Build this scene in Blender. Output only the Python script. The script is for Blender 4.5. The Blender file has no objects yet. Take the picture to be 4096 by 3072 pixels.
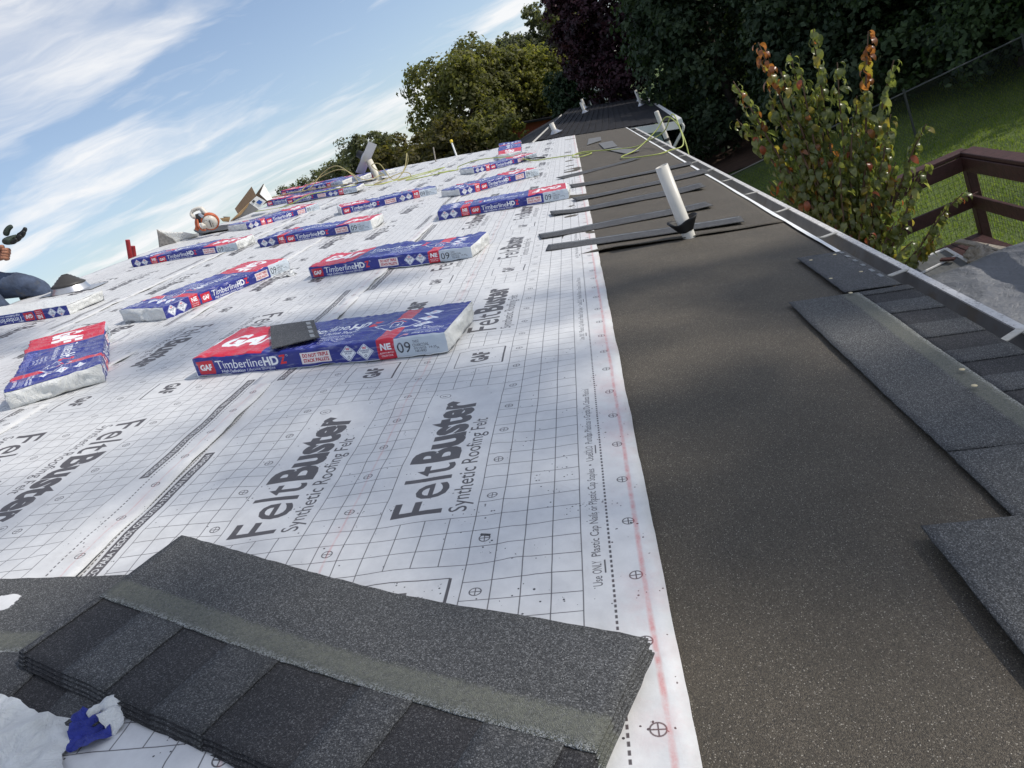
import bpy, bmesh, math, random
import numpy as np
from mathutils import Matrix, Vector, Euler

scene = bpy.context.scene
COL = scene.collection
rad = math.radians

# ------------------------------------------------------------------ camera
CELL = 0.0508                       # one printed square of the felt, two inches
PITCH = rad(15.5)                   # roof slope
cam_data = bpy.data.cameras.new("camera")
cam_data.sensor_width = 36.0
cam_data.sensor_fit = 'HORIZONTAL'
cam_data.lens = 24.94
cam_data.clip_start = 0.05
cam_data.clip_end = 2000.0
cam = bpy.data.objects.new("camera", cam_data)
COL.objects.link(cam)
_r = Vector((0.07070066, -0.8980071, -0.43426336))
_d = Vector((-0.37932646, 0.37844139, -0.84433024))
_f = Vector((0.92255778, 0.22442229, -0.3138818))
CAM = Vector((-1.41652, -0.27466, 0.67854))
cam.matrix_world = Matrix(((_r.x, -_d.x, -_f.x, CAM.x),
                           (_r.y, -_d.y, -_f.y, CAM.y),
                           (_r.z, -_d.z, -_f.z, CAM.z),
                           (0, 0, 0, 1)))
scene.camera = cam

# ------------------------------------------------------------------ light
SUN_EL, SUN_AZ = rad(37.0), rad(-83.0)       # azimuth from +X towards +Y
sun_dir = Vector((math.cos(SUN_EL) * math.cos(SUN_AZ), math.cos(SUN_EL) * math.sin(SUN_AZ), math.sin(SUN_EL)))
sd = bpy.data.lights.new("sun", 'SUN')
sd.energy = 2.6
sd.angle = rad(0.55)
sd.color = (1.0, 0.93, 0.82)
sun = bpy.data.objects.new("sun", sd)
COL.objects.link(sun)
sun.rotation_euler = (-sun_dir).to_track_quat('-Z', 'Y').to_euler()

world = bpy.data.worlds.new("World")
scene.world = world
world.use_nodes = True
wn, wl = world.node_tree.nodes, world.node_tree.links
wn.clear()

def N(nodes, kind, **kw):
    n = nodes.new(kind)
    for k, v in kw.items():
        if k == 'inp':
            for kk, vv in v.items():
                n.inputs[kk].default_value = vv
        else:
            setattr(n, k, v)
    return n

sky = N(wn, 'ShaderNodeTexSky', sky_type='NISHITA', sun_disc=False, sun_elevation=SUN_EL,
        sun_rotation=math.pi / 2 - SUN_AZ, altitude=150.0, air_density=1.0, dust_density=1.0, ozone_density=1.6)
tc = N(wn, 'ShaderNodeTexCoord')
sep = N(wn, 'ShaderNodeSeparateXYZ')
wl.new(tc.outputs['Generated'], sep.inputs[0])
zz = N(wn, 'ShaderNodeMath', operation='MAXIMUM', inp={1: 0.0})
wl.new(sep.outputs['Z'], zz.inputs[0])
za = N(wn, 'ShaderNodeMath', operation='ADD', inp={1: 0.11})
wl.new(zz.outputs[0], za.inputs[0])
px = N(wn, 'ShaderNodeMath', operation='DIVIDE'); wl.new(sep.outputs['X'], px.inputs[0]); wl.new(za.outputs[0], px.inputs[1])
py = N(wn, 'ShaderNodeMath', operation='DIVIDE'); wl.new(sep.outputs['Y'], py.inputs[0]); wl.new(za.outputs[0], py.inputs[1])
cp = N(wn, 'ShaderNodeCombineXYZ'); wl.new(px.outputs[0], cp.inputs[0]); wl.new(py.outputs[0], cp.inputs[1])
# cirrus sheets: stretched noise on a high plane, warped
warp = N(wn, 'ShaderNodeTexNoise', inp={'Scale': 0.8, 'Detail': 4.0, 'Roughness': 0.6})
wl.new(cp.outputs[0], warp.inputs['Vector'])
wsub = N(wn, 'ShaderNodeVectorMath', operation='SUBTRACT', inp={1: (0.5, 0.5, 0.5)}); wl.new(warp.outputs['Color'], wsub.inputs[0])
wsc = N(wn, 'ShaderNodeVectorMath', operation='SCALE', inp={'Scale': 0.75}); wl.new(wsub.outputs[0], wsc.inputs[0])
wadd = N(wn, 'ShaderNodeVectorMath', operation='ADD'); wl.new(cp.outputs[0], wadd.inputs[0]); wl.new(wsc.outputs[0], wadd.inputs[1])
CLOUD_ROT = rad(108.0)
mpa = N(wn, 'ShaderNodeMapping', vector_type='TEXTURE', inp={'Rotation': (0, 0, CLOUD_ROT), 'Scale': (1.75, 1.0, 1.0), 'Location': (1.3, 0.9, 0)})
wl.new(wadd.outputs[0], mpa.inputs['Vector'])
big = N(wn, 'ShaderNodeTexNoise', inp={'Scale': 1.0, 'Detail': 6.0, 'Roughness': 0.55, 'Distortion': 0.3})
wl.new(mpa.outputs[0], big.inputs['Vector'])
mpb = N(wn, 'ShaderNodeMapping', vector_type='TEXTURE', inp={'Rotation': (0, 0, CLOUD_ROT + 0.10), 'Scale': (1.5, 0.6, 1.0), 'Location': (7.3, 1.2, 0)})
wl.new(wadd.outputs[0], mpb.inputs['Vector'])
fine = N(wn, 'ShaderNodeTexNoise', inp={'Scale': 1.6, 'Detail': 8.0, 'Roughness': 0.62, 'Distortion': 0.5})
wl.new(mpb.outputs[0], fine.inputs['Vector'])
bm1 = N(wn, 'ShaderNodeMapRange', inp={'From Min': 0.39, 'From Max': 0.62, 'To Min': 0.0, 'To Max': 1.0}); bm1.interpolation_type = 'SMOOTHSTEP'
wl.new(big.outputs['Fac'], bm1.inputs[0])
fm1 = N(wn, 'ShaderNodeMapRange', inp={'From Min': 0.34, 'From Max': 0.66, 'To Min': 0.45, 'To Max': 1.0}); fm1.interpolation_type = 'SMOOTHSTEP'
wl.new(fine.outputs['Fac'], fm1.inputs[0])
cm = N(wn, 'ShaderNodeMath', operation='MULTIPLY'); wl.new(bm1.outputs[0], cm.inputs[0]); wl.new(fm1.outputs[0], cm.inputs[1])
fm2 = N(wn, 'ShaderNodeMapRange', inp={'From Min': 0.52, 'From Max': 0.78, 'To Min': 0.0, 'To Max': 0.45}); wl.new(fine.outputs['Fac'], fm2.inputs[0])
cad0 = N(wn, 'ShaderNodeMath', operation='MAXIMUM', inp={1: 0.10})
cadd = N(wn, 'ShaderNodeMath', operation='MAXIMUM'); wl.new(cm.outputs[0], cad0.inputs[0]); wl.new(cad0.outputs[0], cadd.inputs[0]); wl.new(fm2.outputs[0], cadd.inputs[1])
# haze veil towards the horizon
hz = N(wn, 'ShaderNodeMapRange', inp={'From Min': 0.0, 'From Max': 0.28, 'To Min': 0.15, 'To Max': 0.0}); wl.new(zz.outputs[0], hz.inputs[0])
call = N(wn, 'ShaderNodeMath', operation='ADD', use_clamp=True); wl.new(cadd.outputs[0], call.inputs[0]); wl.new(hz.outputs[0], call.inputs[1])
cmax = N(wn, 'ShaderNodeMath', operation='MULTIPLY', inp={1: 0.92}); wl.new(call.outputs[0], cmax.inputs[0])
tint = N(wn, 'ShaderNodeMix', data_type='RGBA', blend_type='MULTIPLY'); tint.inputs[0].default_value = 1.0
wl.new(sky.outputs[0], tint.inputs[6]); tint.inputs[7].default_value = (0.92, 0.98, 1.06, 1)
cmix = N(wn, 'ShaderNodeMix', data_type='RGBA')
wl.new(cmax.outputs[0], cmix.inputs[0]); wl.new(tint.outputs[2], cmix.inputs[6])
cmix.inputs[7].default_value = (6.9, 6.9, 6.95, 1)
bg = N(wn, 'ShaderNodeBackground', inp={'Strength': 0.115})
wl.new(cmix.outputs[2], bg.inputs[0])
wo = N(wn, 'ShaderNodeOutputWorld'); wl.new(bg.outputs[0], wo.inputs[0])

scene.view_settings.view_transform = 'Standard'
scene.view_settings.look = 'None'
scene.view_settings.exposure = 0.30
scene.view_settings.gamma = 1.0
scene.view_settings.use_curve_mapping = False
scene.render.engine = 'CYCLES'
scene.cycles.max_bounces = 6
scene.cycles.diffuse_bounces = 3
scene.cycles.glossy_bounces = 3
scene.cycles.transparent_max_bounces = 12
scene.cycles.caustics_reflective = False
scene.cycles.caustics_refractive = False
scene.cycles.use_denoising = True

# ------------------------------------------------------------------ helpers
EU = Vector((1, 0, 0))
EV = Vector((0, math.cos(PITCH), math.sin(PITCH)))
EN = Vector((0, -math.sin(PITCH), math.cos(PITCH)))
GROUND = -3.3

def RP(u, v, n=0.0):
    """Roof point in felt squares -> metres."""
    return (EU * u + EV * v + EN * n) * CELL

def RF(u, v, ang=0.0, n=0.0):
    """Frame lying on the roof at (u, v); local x turned by ang degrees from the eave direction."""
    a = rad(ang)
    x = EU * math.cos(a) + EV * math.sin(a)
    y = EN.cross(x)
    p = RP(u, v, n)
    return Matrix(((x.x, y.x, EN.x, p.x), (x.y, y.y, EN.y, p.y), (x.z, y.z, EN.z, p.z), (0, 0, 0, 1)))

def empty(name, M, label=None, cat=None, group=None):
    o = bpy.data.objects.new(name, None)
    o.empty_display_size = 0.1
    COL.objects.link(o)
    o.matrix_world = M
    return tag(o, label, cat, group)

def tag(o, label=None, cat=None, group=None, kind=None):
    if label: o['label'] = label
    if cat: o['category'] = cat
    if group: o['group'] = group
    if kind: o['kind'] = kind
    return o

def link(name, me, mat=None, parent=None, M=None):
    o = bpy.data.objects.new(name, me)
    COL.objects.link(o)
    if mat is not None and me is not None:
        mats = mat if isinstance(mat, (list, tuple)) else [mat]
        if len(me.materials) == 0:
            for m in mats: me.materials.append(m)
    if parent is not None: o.parent = parent
    if M is not None:
        if parent is None: o.matrix_world = M
        else: o.matrix_local = M
    return o

def mesh_np(name, V, F, uv=None, smooth=False, attr=None):
    """V (n,3), F (m,k) all faces with the same k."""
    V = np.asarray(V, dtype=np.float32); F = np.asarray(F, dtype=np.int32)
    m, k = F.shape
    me = bpy.data.meshes.new(name)
    me.vertices.add(len(V)); me.vertices.foreach_set('co', V.ravel())
    me.loops.add(m * k); me.loops.foreach_set('vertex_index', F.ravel())
    me.polygons.add(m)
    me.polygons.foreach_set('loop_start', np.arange(0, m * k, k, dtype=np.int32))
    me.polygons.foreach_set('loop_total', np.full(m, k, dtype=np.int32))
    if smooth: me.polygons.foreach_set('use_smooth', np.ones(m, dtype=bool))
    me.update(calc_edges=True)
    if uv is not None:
        l = me.uv_layers.new(name='uv')
        l.data.foreach_set('uv', np.asarray(uv, dtype=np.float32)[F.ravel()].ravel())
    if attr is not None:
        a = me.attributes.new('tint', 'FLOAT', 'FACE')
        a.data.foreach_set('value', np.asarray(attr, dtype=np.float32))
    me.validate()
    return me

class MB:
    """Collects shapes; build() links them as one mesh object."""
    def __init__(s): s.v, s.f, s.sm = [], [], []
    def add(s, vs, fs, smooth=False):
        b = len(s.v)
        s.v += [tuple(p) for p in vs]
        for f in fs:
            s.f.append(tuple(i + b for i in f)); s.sm.append(smooth)
        return s
    def box(s, lo, hi, M=None):
        (x0, y0, z0), (x1, y1, z1) = lo, hi
        vs = [Vector(p) for p in ((x0,y0,z0),(x1,y0,z0),(x1,y1,z0),(x0,y1,z0),(x0,y0,z1),(x1,y0,z1),(x1,y1,z1),(x0,y1,z1))]
        if M is not None: vs = [M @ p for p in vs]
        return s.add(vs, ((0,3,2,1),(4,5,6,7),(0,1,5,4),(1,2,6,5),(2,3,7,6),(3,0,4,7)))
    def beam(s, a, b, w, h, up=(0,0,1), bevel=0.0):
        """Box from a to b, w across, h along up (centred)."""
        a, b, up = Vector(a), Vector(b), Vector(up)
        d = (b - a); L = d.length; d.normalize()
        sdv = d.cross(up).normalized(); u2 = sdv.cross(d)
        if bevel <= 0:
            pr = [(-w/2,-h/2),(w/2,-h/2),(w/2,h/2),(-w/2,h/2)]
        else:
            c = bevel
            pr = [(-w/2+c,-h/2),(w/2-c,-h/2),(w/2,-h/2+c),(w/2,h/2-c),(w/2-c,h/2),(-w/2+c,h/2),(-w/2,h/2-c),(-w/2,-h/2+c)]
        n = len(pr)
        vs = [a + sdv*x + u2*y for x, y in pr] + [b + sdv*x + u2*y for x, y in pr]
        fs = [tuple(reversed(range(n))), tuple(range(n, 2*n))] + [(i, (i+1) % n, (i+1) % n + n, i+n) for i in range(n)]
        return s.add(vs, fs)
    def prism(s, pts, z0, z1, M=None):
        n = len(pts)
        vs = [Vector((x, y, z0)) for x, y in pts] + [Vector((x, y, z1)) for x, y in pts]
        if M is not None: vs = [M @ p for p in vs]
        fs = [tuple(reversed(range(n))), tuple(range(n, 2*n))] + [(i, (i+1) % n, (i+1) % n + n, i+n) for i in range(n)]
        return s.add(vs, fs)
    def tube(s, pts, r, seg=8, caps=True, smooth=True):
        pts = [Vector(p) for p in pts]
        n = len(pts)
        rs = r if isinstance(r, (list, tuple)) else [r]*n
        vs, fs = [], []
        t0 = (pts[1]-pts[0]).normalized()
        ref = Vector((0,0,1)) if abs(t0.z) < 0.9 else Vector((1,0,0))
        nrm = t0.cross(ref).normalized()
        for i, p in enumerate(pts):
            t = (pts[min(i+1, n-1)] - pts[max(i-1, 0)]).normalized()
            nrm = (nrm - t * nrm.dot(t)).normalized()
            bn = t.cross(nrm)
            for k in range(seg):
                a = 2*math.pi*k/seg
                vs.append(p + (nrm*math.cos(a) + bn*math.sin(a))*rs[i])
        for i in range(n-1):
            for k in range(seg):
                k2 = (k+1) % seg
                fs.append((i*seg+k, i*seg+k2, (i+1)*seg+k2, (i+1)*seg+k))
        s.add(vs, fs, smooth)
        if caps:
            s.add(vs[:seg], [tuple(reversed(range(seg)))]); s.add(vs[-seg:], [tuple(range(seg))])
        return s
    def lathe(s, prof, M=None, seg=24, smooth=True):
        """prof: (radius, z) list."""
        vs, fs = [], []
        for r, z in prof:
            for k in range(seg):
                a = 2*math.pi*k/seg
                p = Vector((r*math.cos(a), r*math.sin(a), z))
                vs.append(M @ p if M is not None else p)
        for i in range(len(prof)-1):
            for k in range(seg):
                k2 = (k+1) % seg
                fs.append((i*seg+k, i*seg+k2, (i+1)*seg+k2, (i+1)*seg+k))
        return s.add(vs, fs, smooth)
    def mesh(s, name):
        me = bpy.data.meshes.new(name)
        me.from_pydata(s.v, [], s.f)
        me.polygons.foreach_set('use_smooth', s.sm)
        me.update()
        return me
    def build(s, name, mat=None, parent=None, M=None):
        return link(name, s.mesh(name), mat, parent, M)

def catmull(pts, n=8):
    pts = [Vector(p) for p in pts]
    P = [pts[0]*2 - pts[1]] + pts + [pts[-1]*2 - pts[-2]]
    out = []
    for i in range(1, len(P)-2):
        a, b, c, d = P[i-1], P[i], P[i+1], P[i+2]
        for k in range(n):
            t = k/n
            out.append(0.5*((2*b) + (c-a)*t + (2*a-5*b+4*c-d)*t*t + (3*b-a-3*c+d)*t**3))
    out.append(pts[-1])
    return out

# smooth value noise (numpy), periodic enough for wrinkles
_rng = np.random.RandomState(7)
_TAB = _rng.rand(256, 256).astype(np.float32)*2 - 1
def vnoise(x, y):
    x = np.asarray(x, dtype=np.float64); y = np.asarray(y, dtype=np.float64)
    xi = np.floor(x).astype(int); yi = np.floor(y).astype(int)
    fx = x - xi; fy = y - yi
    fx = fx*fx*(3-2*fx); fy = fy*fy*(3-2*fy)
    a = _TAB[xi & 255, yi & 255]; b = _TAB[(xi+1) & 255, yi & 255]
    c = _TAB[xi & 255, (yi+1) & 255]; d = _TAB[(xi+1) & 255, (yi+1) & 255]
    return (a*(1-fx)+b*fx)*(1-fy) + (c*(1-fx)+d*fx)*fy
# ------------------------------------------------------------------ print canvases (drawn here, polygon by polygon)
_tcache = {}
def text_tris(body, bold=0.0, shear=0.0, space=1.0):
    """Triangles of a line of type: capital height 1, left edge 0, baseline 0; returns (tris, width)."""
    key = (body, bold, shear, space)
    if key in _tcache: return _tcache[key]
    cu = bpy.data.curves.new('type', 'FONT')
    cu.body = body; cu.size = 1.0; cu.resolution_u = 3; cu.offset = bold; cu.shear = shear; cu.space_character = space
    o = bpy.data.objects.new('type', cu)
    COL.objects.link(o)
    dg = bpy.context.evaluated_depsgraph_get(); dg.update()
    me = bpy.data.meshes.new_from_object(o.evaluated_get(dg))
    me.calc_loop_triangles()
    co = np.zeros(len(me.vertices)*3, np.float32); me.vertices.foreach_get('co', co)
    co = co.reshape(-1, 3)[:, :2]
    t = np.zeros(len(me.loop_triangles)*3, np.int32); me.loop_triangles.foreach_get('vertices', t)
    tri = co[t].reshape(-1, 3, 2).copy()
    bpy.data.objects.remove(o); bpy.data.curves.remove(cu); bpy.data.meshes.remove(me)
    x0, x1 = tri[:, :, 0].min(), tri[:, :, 0].max()
    tri[:, :, 0] -= x0
    tri /= CAPH
    _tcache[key] = (tri, (x1 - x0) / CAPH)
    return _tcache[key]
CAPH = 1.0
_t, _w = text_tris('H'); CAPH = float(_t[:, :, 1].max()); _tcache.clear()

class Canvas:
    def __init__(s, w, h, ppu, base=(255, 255, 255), ss=2):
        s.k = ppu * ss; s.ss = ss
        s.W = int(round(w * ppu)) * ss; s.H = int(round(h * ppu)) * ss
        s.a = np.empty((s.H, s.W, len(base)), np.uint8); s.a[:] = base
    def tris(s, T, col):
        T = np.asarray(T, np.float64) * s.k
        for t in T:
            (ax, ay), (bx, by), (cx, cy) = t
            d = (bx-ax)*(cy-ay) - (cx-ax)*(by-ay)
            if abs(d) < 1e-9: continue
            if d < 0: bx, by, cx, cy = cx, cy, bx, by
            x0 = max(int(min(ax, bx, cx)), 0); x1 = min(int(max(ax, bx, cx)) + 2, s.W)
            y0 = max(int(min(ay, by, cy)), 0); y1 = min(int(max(ay, by, cy)) + 2, s.H)
            if x0 >= x1 or y0 >= y1: continue
            X = np.arange(x0, x1) + 0.5; Y = (np.arange(y0, y1) + 0.5)[:, None]
            e = 1e-6
            m = (((bx-ax)*(Y-ay) - (by-ay)*(X-ax)) >= -e) & (((cx-bx)*(Y-by) - (cy-by)*(X-bx)) >= -e) & (((ax-cx)*(Y-cy) - (ay-cy)*(X-cx)) >= -e)
            s.a[y0:y1, x0:x1][m] = col
    def poly(s, pts, col):
        s.tris([(pts[0], pts[i], pts[i+1]) for i in range(1, len(pts)-1)], col)
    def rect(s, x0, y0, x1, y1, col): s.poly([(x0, y0), (x1, y0), (x1, y1), (x0, y1)], col)
    def line(s, x0, y0, x1, y1, w, col):
        dx, dy = x1-x0, y1-y0; L = math.hypot(dx, dy)
        nx, ny = -dy/L*w/2, dx/L*w/2
        s.poly([(x0+nx, y0+ny), (x0-nx, y0-ny), (x1-nx, y1-ny), (x1+nx, y1+ny)], col)
    def loop(s, pts, w, col):
        for i in range(len(pts)): s.line(*pts[i], *pts[(i+1) % len(pts)], w, col)
    def ring(s, x, y, r, w, col, n=24):
        s.loop([(x+r*math.cos(2*math.pi*i/n), y+r*math.sin(2*math.pi*i/n)) for i in range(n)], w, col)
    def text(s, body, x, y, h, col, width=None, bold=0.0, shear=0.0, rot=0, space=1.0):
        T, w = text_tris(body, bold, shear, space)
        T = T * h
        if width: T = T * np.array([width / (w * h), 1.0])
        if rot: 
            c, sn = math.cos(rad(rot)), math.sin(rad(rot))
            T = np.stack([T[..., 0]*c - T[..., 1]*sn, T[..., 0]*sn + T[..., 1]*c], -1)
        s.tris(T + np.array([x, y]), col)
        return x + (width or w*h)
    def image(s, name, colour=True):
        ch = s.a.shape[2]
        a = s.a.reshape(s.H//s.ss, s.ss, s.W//s.ss, s.ss, ch).astype(np.float32).mean((1, 3)) / 255.0
        h, w = a.shape[:2]
        out = np.ones((h, w, 4), np.float32)
        out[..., :3] = a if ch == 3 else a[..., :1]
        im = bpy.data.images.new(name, w, h, alpha=False, float_buffer=False)
        im.colorspace_settings.name = 'sRGB' if colour else 'Non-Color'
        im.pixels.foreach_set(out.ravel())
        im.update(); im.pack()
        return im

# ---- felt: 24 rows along the roll, 24.15 squares across
ROLL_W, REP = 24.15, 24.0
def draw_felt():
    c = Canvas(REP, ROLL_W, 84, base=(255,), ss=2)
    K = (0,)
    def wl_(x0, y0, x1, y1, w=0.036):           # line that wraps round the repeat
        for dx in (-REP, 0, REP): c.line(x0+dx, y0, x1+dx, y1, w, K)
    def wt(body, x, y, h, **k):
        for dx in (-REP, 0, REP): c.text(body, x+dx, y, h, K, **k)
    cols = [0, 1, 2, 3, 4, 8, 9, 10, 11, 15, 16, 17, 18, 19]
    for v in cols: wl_(0, v+2.5, REP, v+2.5)
    for r in range(24):                          # a = r (text block a 0..14)
        for lo, hi in ((0, 4), (8, 11), (15, 19)): wl_(r, lo+2.5, r, hi+2.5)
    for base in (4, 11):
        for r in (0, 14, 15, 16, 17, 21, 22, 23):
            wl_(r, base+2.5, r, base+6.5)
        for q in (1, 2, 3):
            wl_(14, base+2.5+q, 17, base+2.5+q); wl_(21, base+2.5+q, 24, base+2.5+q)
        b = base + 2.5
        x = c.text('Felt', 0.5, b+1.47, 2.07, K, width=4.25, bold=0.006)
        c.text('Buster', x+0.28, b+1.47, 2.07, K, width=7.2, bold=0.042)
        c.text('Synthetic Roofing Felt', 0.45, b+0.45, 0.72, K, width=8.7, bold=0.004)
        c.ring(13.05, b+3.28, 0.3, 0.04, K, 18); c.text('R', 12.93, b+3.15, 0.27, K)
        x0, y0, x1, y1 = 17.45, b+0.45, 20.3, b+3.45
        c.loop([(x0, y0), (x1, y0), (x1, y1), (x0, y1)], 0.05, K)
        c.line(x0, y0, x1, y0, 0.11, K)
        c.text('GAF', x0+0.5, b+1.45, 1.0, K, width=1.75, bold=0.05)
    for i in range(8):                           # nailing marks
        for v in (-1.68, 3.5, 9.5, 15.5, 20.83):
            x, y = 1.45 + 3*i, v + 2.5
            c.ring(x, y, 0.2, 0.045, K, 20); c.line(x-0.2, y, x+0.2, y, 0.04, K); c.line(x, y-0.2, x, y+0.2, 0.04, K)
    for i in range(96):
        for y in (1.55, ROLL_W-1.53): wl_(0.25*i, y, 0.25*i+0.15, y, 0.075)
    # nailing note in both languages
    a0 = -4.85
    x = a0
    for body, w, u in (('Use ', .62, 0), ('ONLY', .78, 1), (' Plastic Cap Nails or Plastic Cap Staples  \u2022  Use ', 7.3, 0), ('S\u00d3LO', .85, 1), (' Puntillas Pl\u00e1sticas o Grapas De Cabeza Pl\u00e1stica', 6.6, 0)):
        bd = body.strip()
        T, w0 = text_tris(bd, 0.006)
        wt(bd, x + (0.12 if body.startswith(' ') else 0), 1.88, 0.3, width=w-0.12, bold=0.006)
        if u: wl_(x, 1.76, x+w-0.1, 1.76, 0.05)
        x += w
    # black strip with reversed type
    e, L = 9.55, 13.7
    for dx in (-REP, 0, REP):
        c.rect(e-L+dx, 21.86, e+dx, 22.42, K)
        c.text('FIELTRO SINT\u00c9TICO PARA TECHOS, CON EXTRA-TRACCI\u00d3N INCORPORADA', e-L+0.15+dx, 21.99, 0.3, (255,), width=L-0.3, bold=0.016)
    return c.image('felt_print', False)

BLUE, RED, WHITE, SHADED_WHITE = (44, 52, 134), (198, 36, 58), (240, 243, 245), (196, 206, 216)  # last tone: white end panels with bluish side shade put into the print
BL, BW, BH = 19.5, 6.6, 1.45               # shingle bundle in squares
def draw_wrap():
    """Front long side, top, rear long side laid out one above the other."""
    c = Canvas(BL, BH*2 + BW, 84, base=BLUE, ss=2)
    L = BL
    def diamond(x, y, h, a, b):
        c.poly([(x-h*1.02, y), (x, y-h), (x+h*1.02, y), (x, y+h)], (235, 238, 242))
        c.loop([(x-h*.88, y), (x, y-h*.86), (x+h*.88, y), (x, y+h*.86)], 0.03, (70, 80, 150))
        c.rect(x-h*.2, y+h*.38, x+h*.2, y+h*.6, RED)
        c.text('GAF', x-h*.16, y+h*.43, h*.13, WHITE, width=h*.32, bold=.03)
        c.text(a, x-h*.52, y+h*.1, h*.17, (40, 45, 90), width=h*1.04, bold=.02)
        c.text(b, x-h*.36, y-h*.12, h*.15, (40, 45, 90), width=h*.72, bold=.01)
        c.ring(x, y-h*.45, h*.13, h*.06, (60, 70, 110), 8)
    def ne(x0, x1, y):
        c.rect(x0, y, x1, y+BH, RED)
        w = x1-x0
        c.text('NE', x0+w*.2, y+BH*.5, .42, WHITE, width=w*.62, bold=.045)
        c.text('ALWAYS MATCH', x0+w*.12, y+BH*.3, .11, WHITE, width=w*.76, bold=.02)
        c.text('COLOR CODE', x0+w*.18, y+BH*.16, .11, WHITE, width=w*.64, bold=.02)
    def gaf(x0, x1, y, h=.98):
        c.rect(x0, y+.2, x1, y+.2+h, RED)
        c.text('GAF', x0+(x1-x0)*.14, y+.2+h*.3, h*.4, WHITE, width=(x1-x0)*.72, bold=.05)
    def brand(x0, y, k=1.0):
        x = c.text('Timberline', x0, y+.52, .62*k, WHITE, width=3.75*k, bold=.002)
        x = c.text('HD', x+.08, y+.52, .62*k, WHITE, width=1.18*k, bold=.04)
        x = c.text('Z', x+.08, y+.52, .62*k, (220, 40, 50), width=.5*k, bold=.04)
        c.ring(x+.12, y+.52+.58*k, .07, .02, WHITE, 10)
        c.text('High Definition', x0+.25, y+.2, .22*k, WHITE, width=2.0*k, bold=.016)
        c.text('Lifetime Shingles', x0+.25+2.15*k, y+.2, .22*k, WHITE, width=2.2*k, bold=0)
    def dont(x0, x1, y):
        c.rect(x0, y+.3, x1, y+1.15, (235, 225, 225))
        w = x1-x0
        c.text('DO NOT TRIPLE', x0+w*.07, y+.79, .25, (180, 30, 45), width=w*.86, bold=.03)
        c.text('STACK PALLETS', x0+w*.07, y+.41, .25, (180, 30, 45), width=w*.86, bold=.03)
    def lot(x0, y):
        g = (58, 62, 70)
        c.text('09', x0+.15, y+.35, .72, g, width=.95, bold=.004)
        c.text('THDZ', x0+1.3, y+.95, .17, g, width=.45)
        c.text('CHARCOAL', x0+1.25, y+.68, .2, g, width=1.15)
        c.text('03/10/25  14-35', x0+1.3, y+.47, .15, g, width=1.6)
        c.text('NE180D', x0+1.35, y+.27, .15, g, width=.8)
        c.text('A', x0+2.9, y+.36, .16, g)
    # side A (y 0..BH)
    y = 0
    c.rect(L*.812, y, L, y+BH, SHADED_WHITE)
    c.rect(0, y, L, y+.06, WHITE); c.rect(0, y, .12, y+BH, WHITE)
    gaf(.45, 1.75, y); brand(2.0, y); dont(8.75, 11.0, y)
    diamond(12.35, y+.74, .62, 'STAINGUARD', 'PLUS'); diamond(13.65, y+.74, .62, 'LAYERLOCK', 'TECHNOLOGY')
    ne(14.55, 15.83, y); lot(15.85, y)
    # top (y BH .. BH+BW)
    t = BH
    c.rect(0, t, L*.30, t+BW, RED)
    c.rect(0, t, .2, t+BW, WHITE)
    c.text('GAF', .9, t+2.2, 2.3, WHITE, width=4.4, bold=.05, shear=.15)
    x = c.text('Timberline', 6.4, t+3.3, 1.05, WHITE, width=4.6, bold=.002, shear=.2)
    x = c.text('HD', x+.1, t+3.3, 1.05, WHITE, width=1.55, bold=.04, shear=.2)
    c.text('Z', x+.05, t+3.3, 1.05, (220, 40, 50), width=.75, bold=.04, shear=.2)
    c.text('High Definition  Lifetime Shingles', 6.6, t+2.55, .42, WHITE, width=5.6, bold=.004, shear=.2)
    c.text('Shingles', 6.3, t+.35, .75, (104, 110, 185), width=4.2, bold=.01, shear=.2)
    for i, (b, w) in enumerate((('StainGuard Plus', 2.0), ('Algae-Fighting Protection', 2.6), ('the Largest Nailing Area', 2.5), ('LayerLock Technology', 2.2))):
        c.text(b, 9.6, t+2.0-.3*i, .19, WHITE, width=w, bold=.006)
    for i in range(5): c.line(9.4, t+.75-.11*i, 12.6, t+.75-.11*i, .03, (150, 155, 205))
    c.rect(14.55, t, 15.83, t+BW, RED)
    cx, cy = 15.0, t+3.1
    c.poly([(cx-1.75, cy), (cx, cy-1.25), (cx+1.75, cy), (cx, cy+1.25)], BLUE)
    c.loop([(cx-1.75, cy), (cx, cy-1.25), (cx+1.75, cy), (cx, cy+1.25)], .07, WHITE)
    c.loop([(cx-.42, cy-.5), (cx+.42, cy-.5), (cx+.42, cy+.15), (cx, cy+.5), (cx-.42, cy+.15)], .06, WHITE)
    c.line(cx-.6, cy+.2, cx, cy+.7, .1, (220, 90, 100)); c.line(cx, cy+.7, cx+.6, cy+.2, .1, (220, 90, 100))
    c.text('4', cx-.1, cy-.32, .4, WHITE, bold=.02)
    for i in range(3): 
        dy = t+2.55+1.25*i
        c.poly([(16.3, dy), (17.1, dy-.5), (17.9, dy), (17.1, dy+.5)], (225, 230, 240))
        c.rect(16.95, dy+.12, 17.25, dy+.26, RED); c.text('Warranty', 16.72, dy-.12, .15, (60, 65, 120), width=.76)
    c.text('Installation Instructions', 16.0, t+1.62, .19, WHITE, width=2.9, bold=.02)
    c.text('Instrucciones de instalaci\u00f3n', 16.0, t+1.36, .19, WHITE, width=2.9, bold=.02)
    for i in range(4): c.line(17.0, t+1.18-.1*i, 18.8, t+1.18-.1*i, .03, (190, 195, 225))
    c.text('MADE IN THE U.S.A.', 16.95, t+.5, .2, WHITE, width=2.0, bold=.03)
    c.rect(16.1, t+.3, 16.75, t+.62, (225, 150, 160)); c.rect(16.1, t+.46, 16.35, t+.62, (70, 80, 150))
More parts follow.
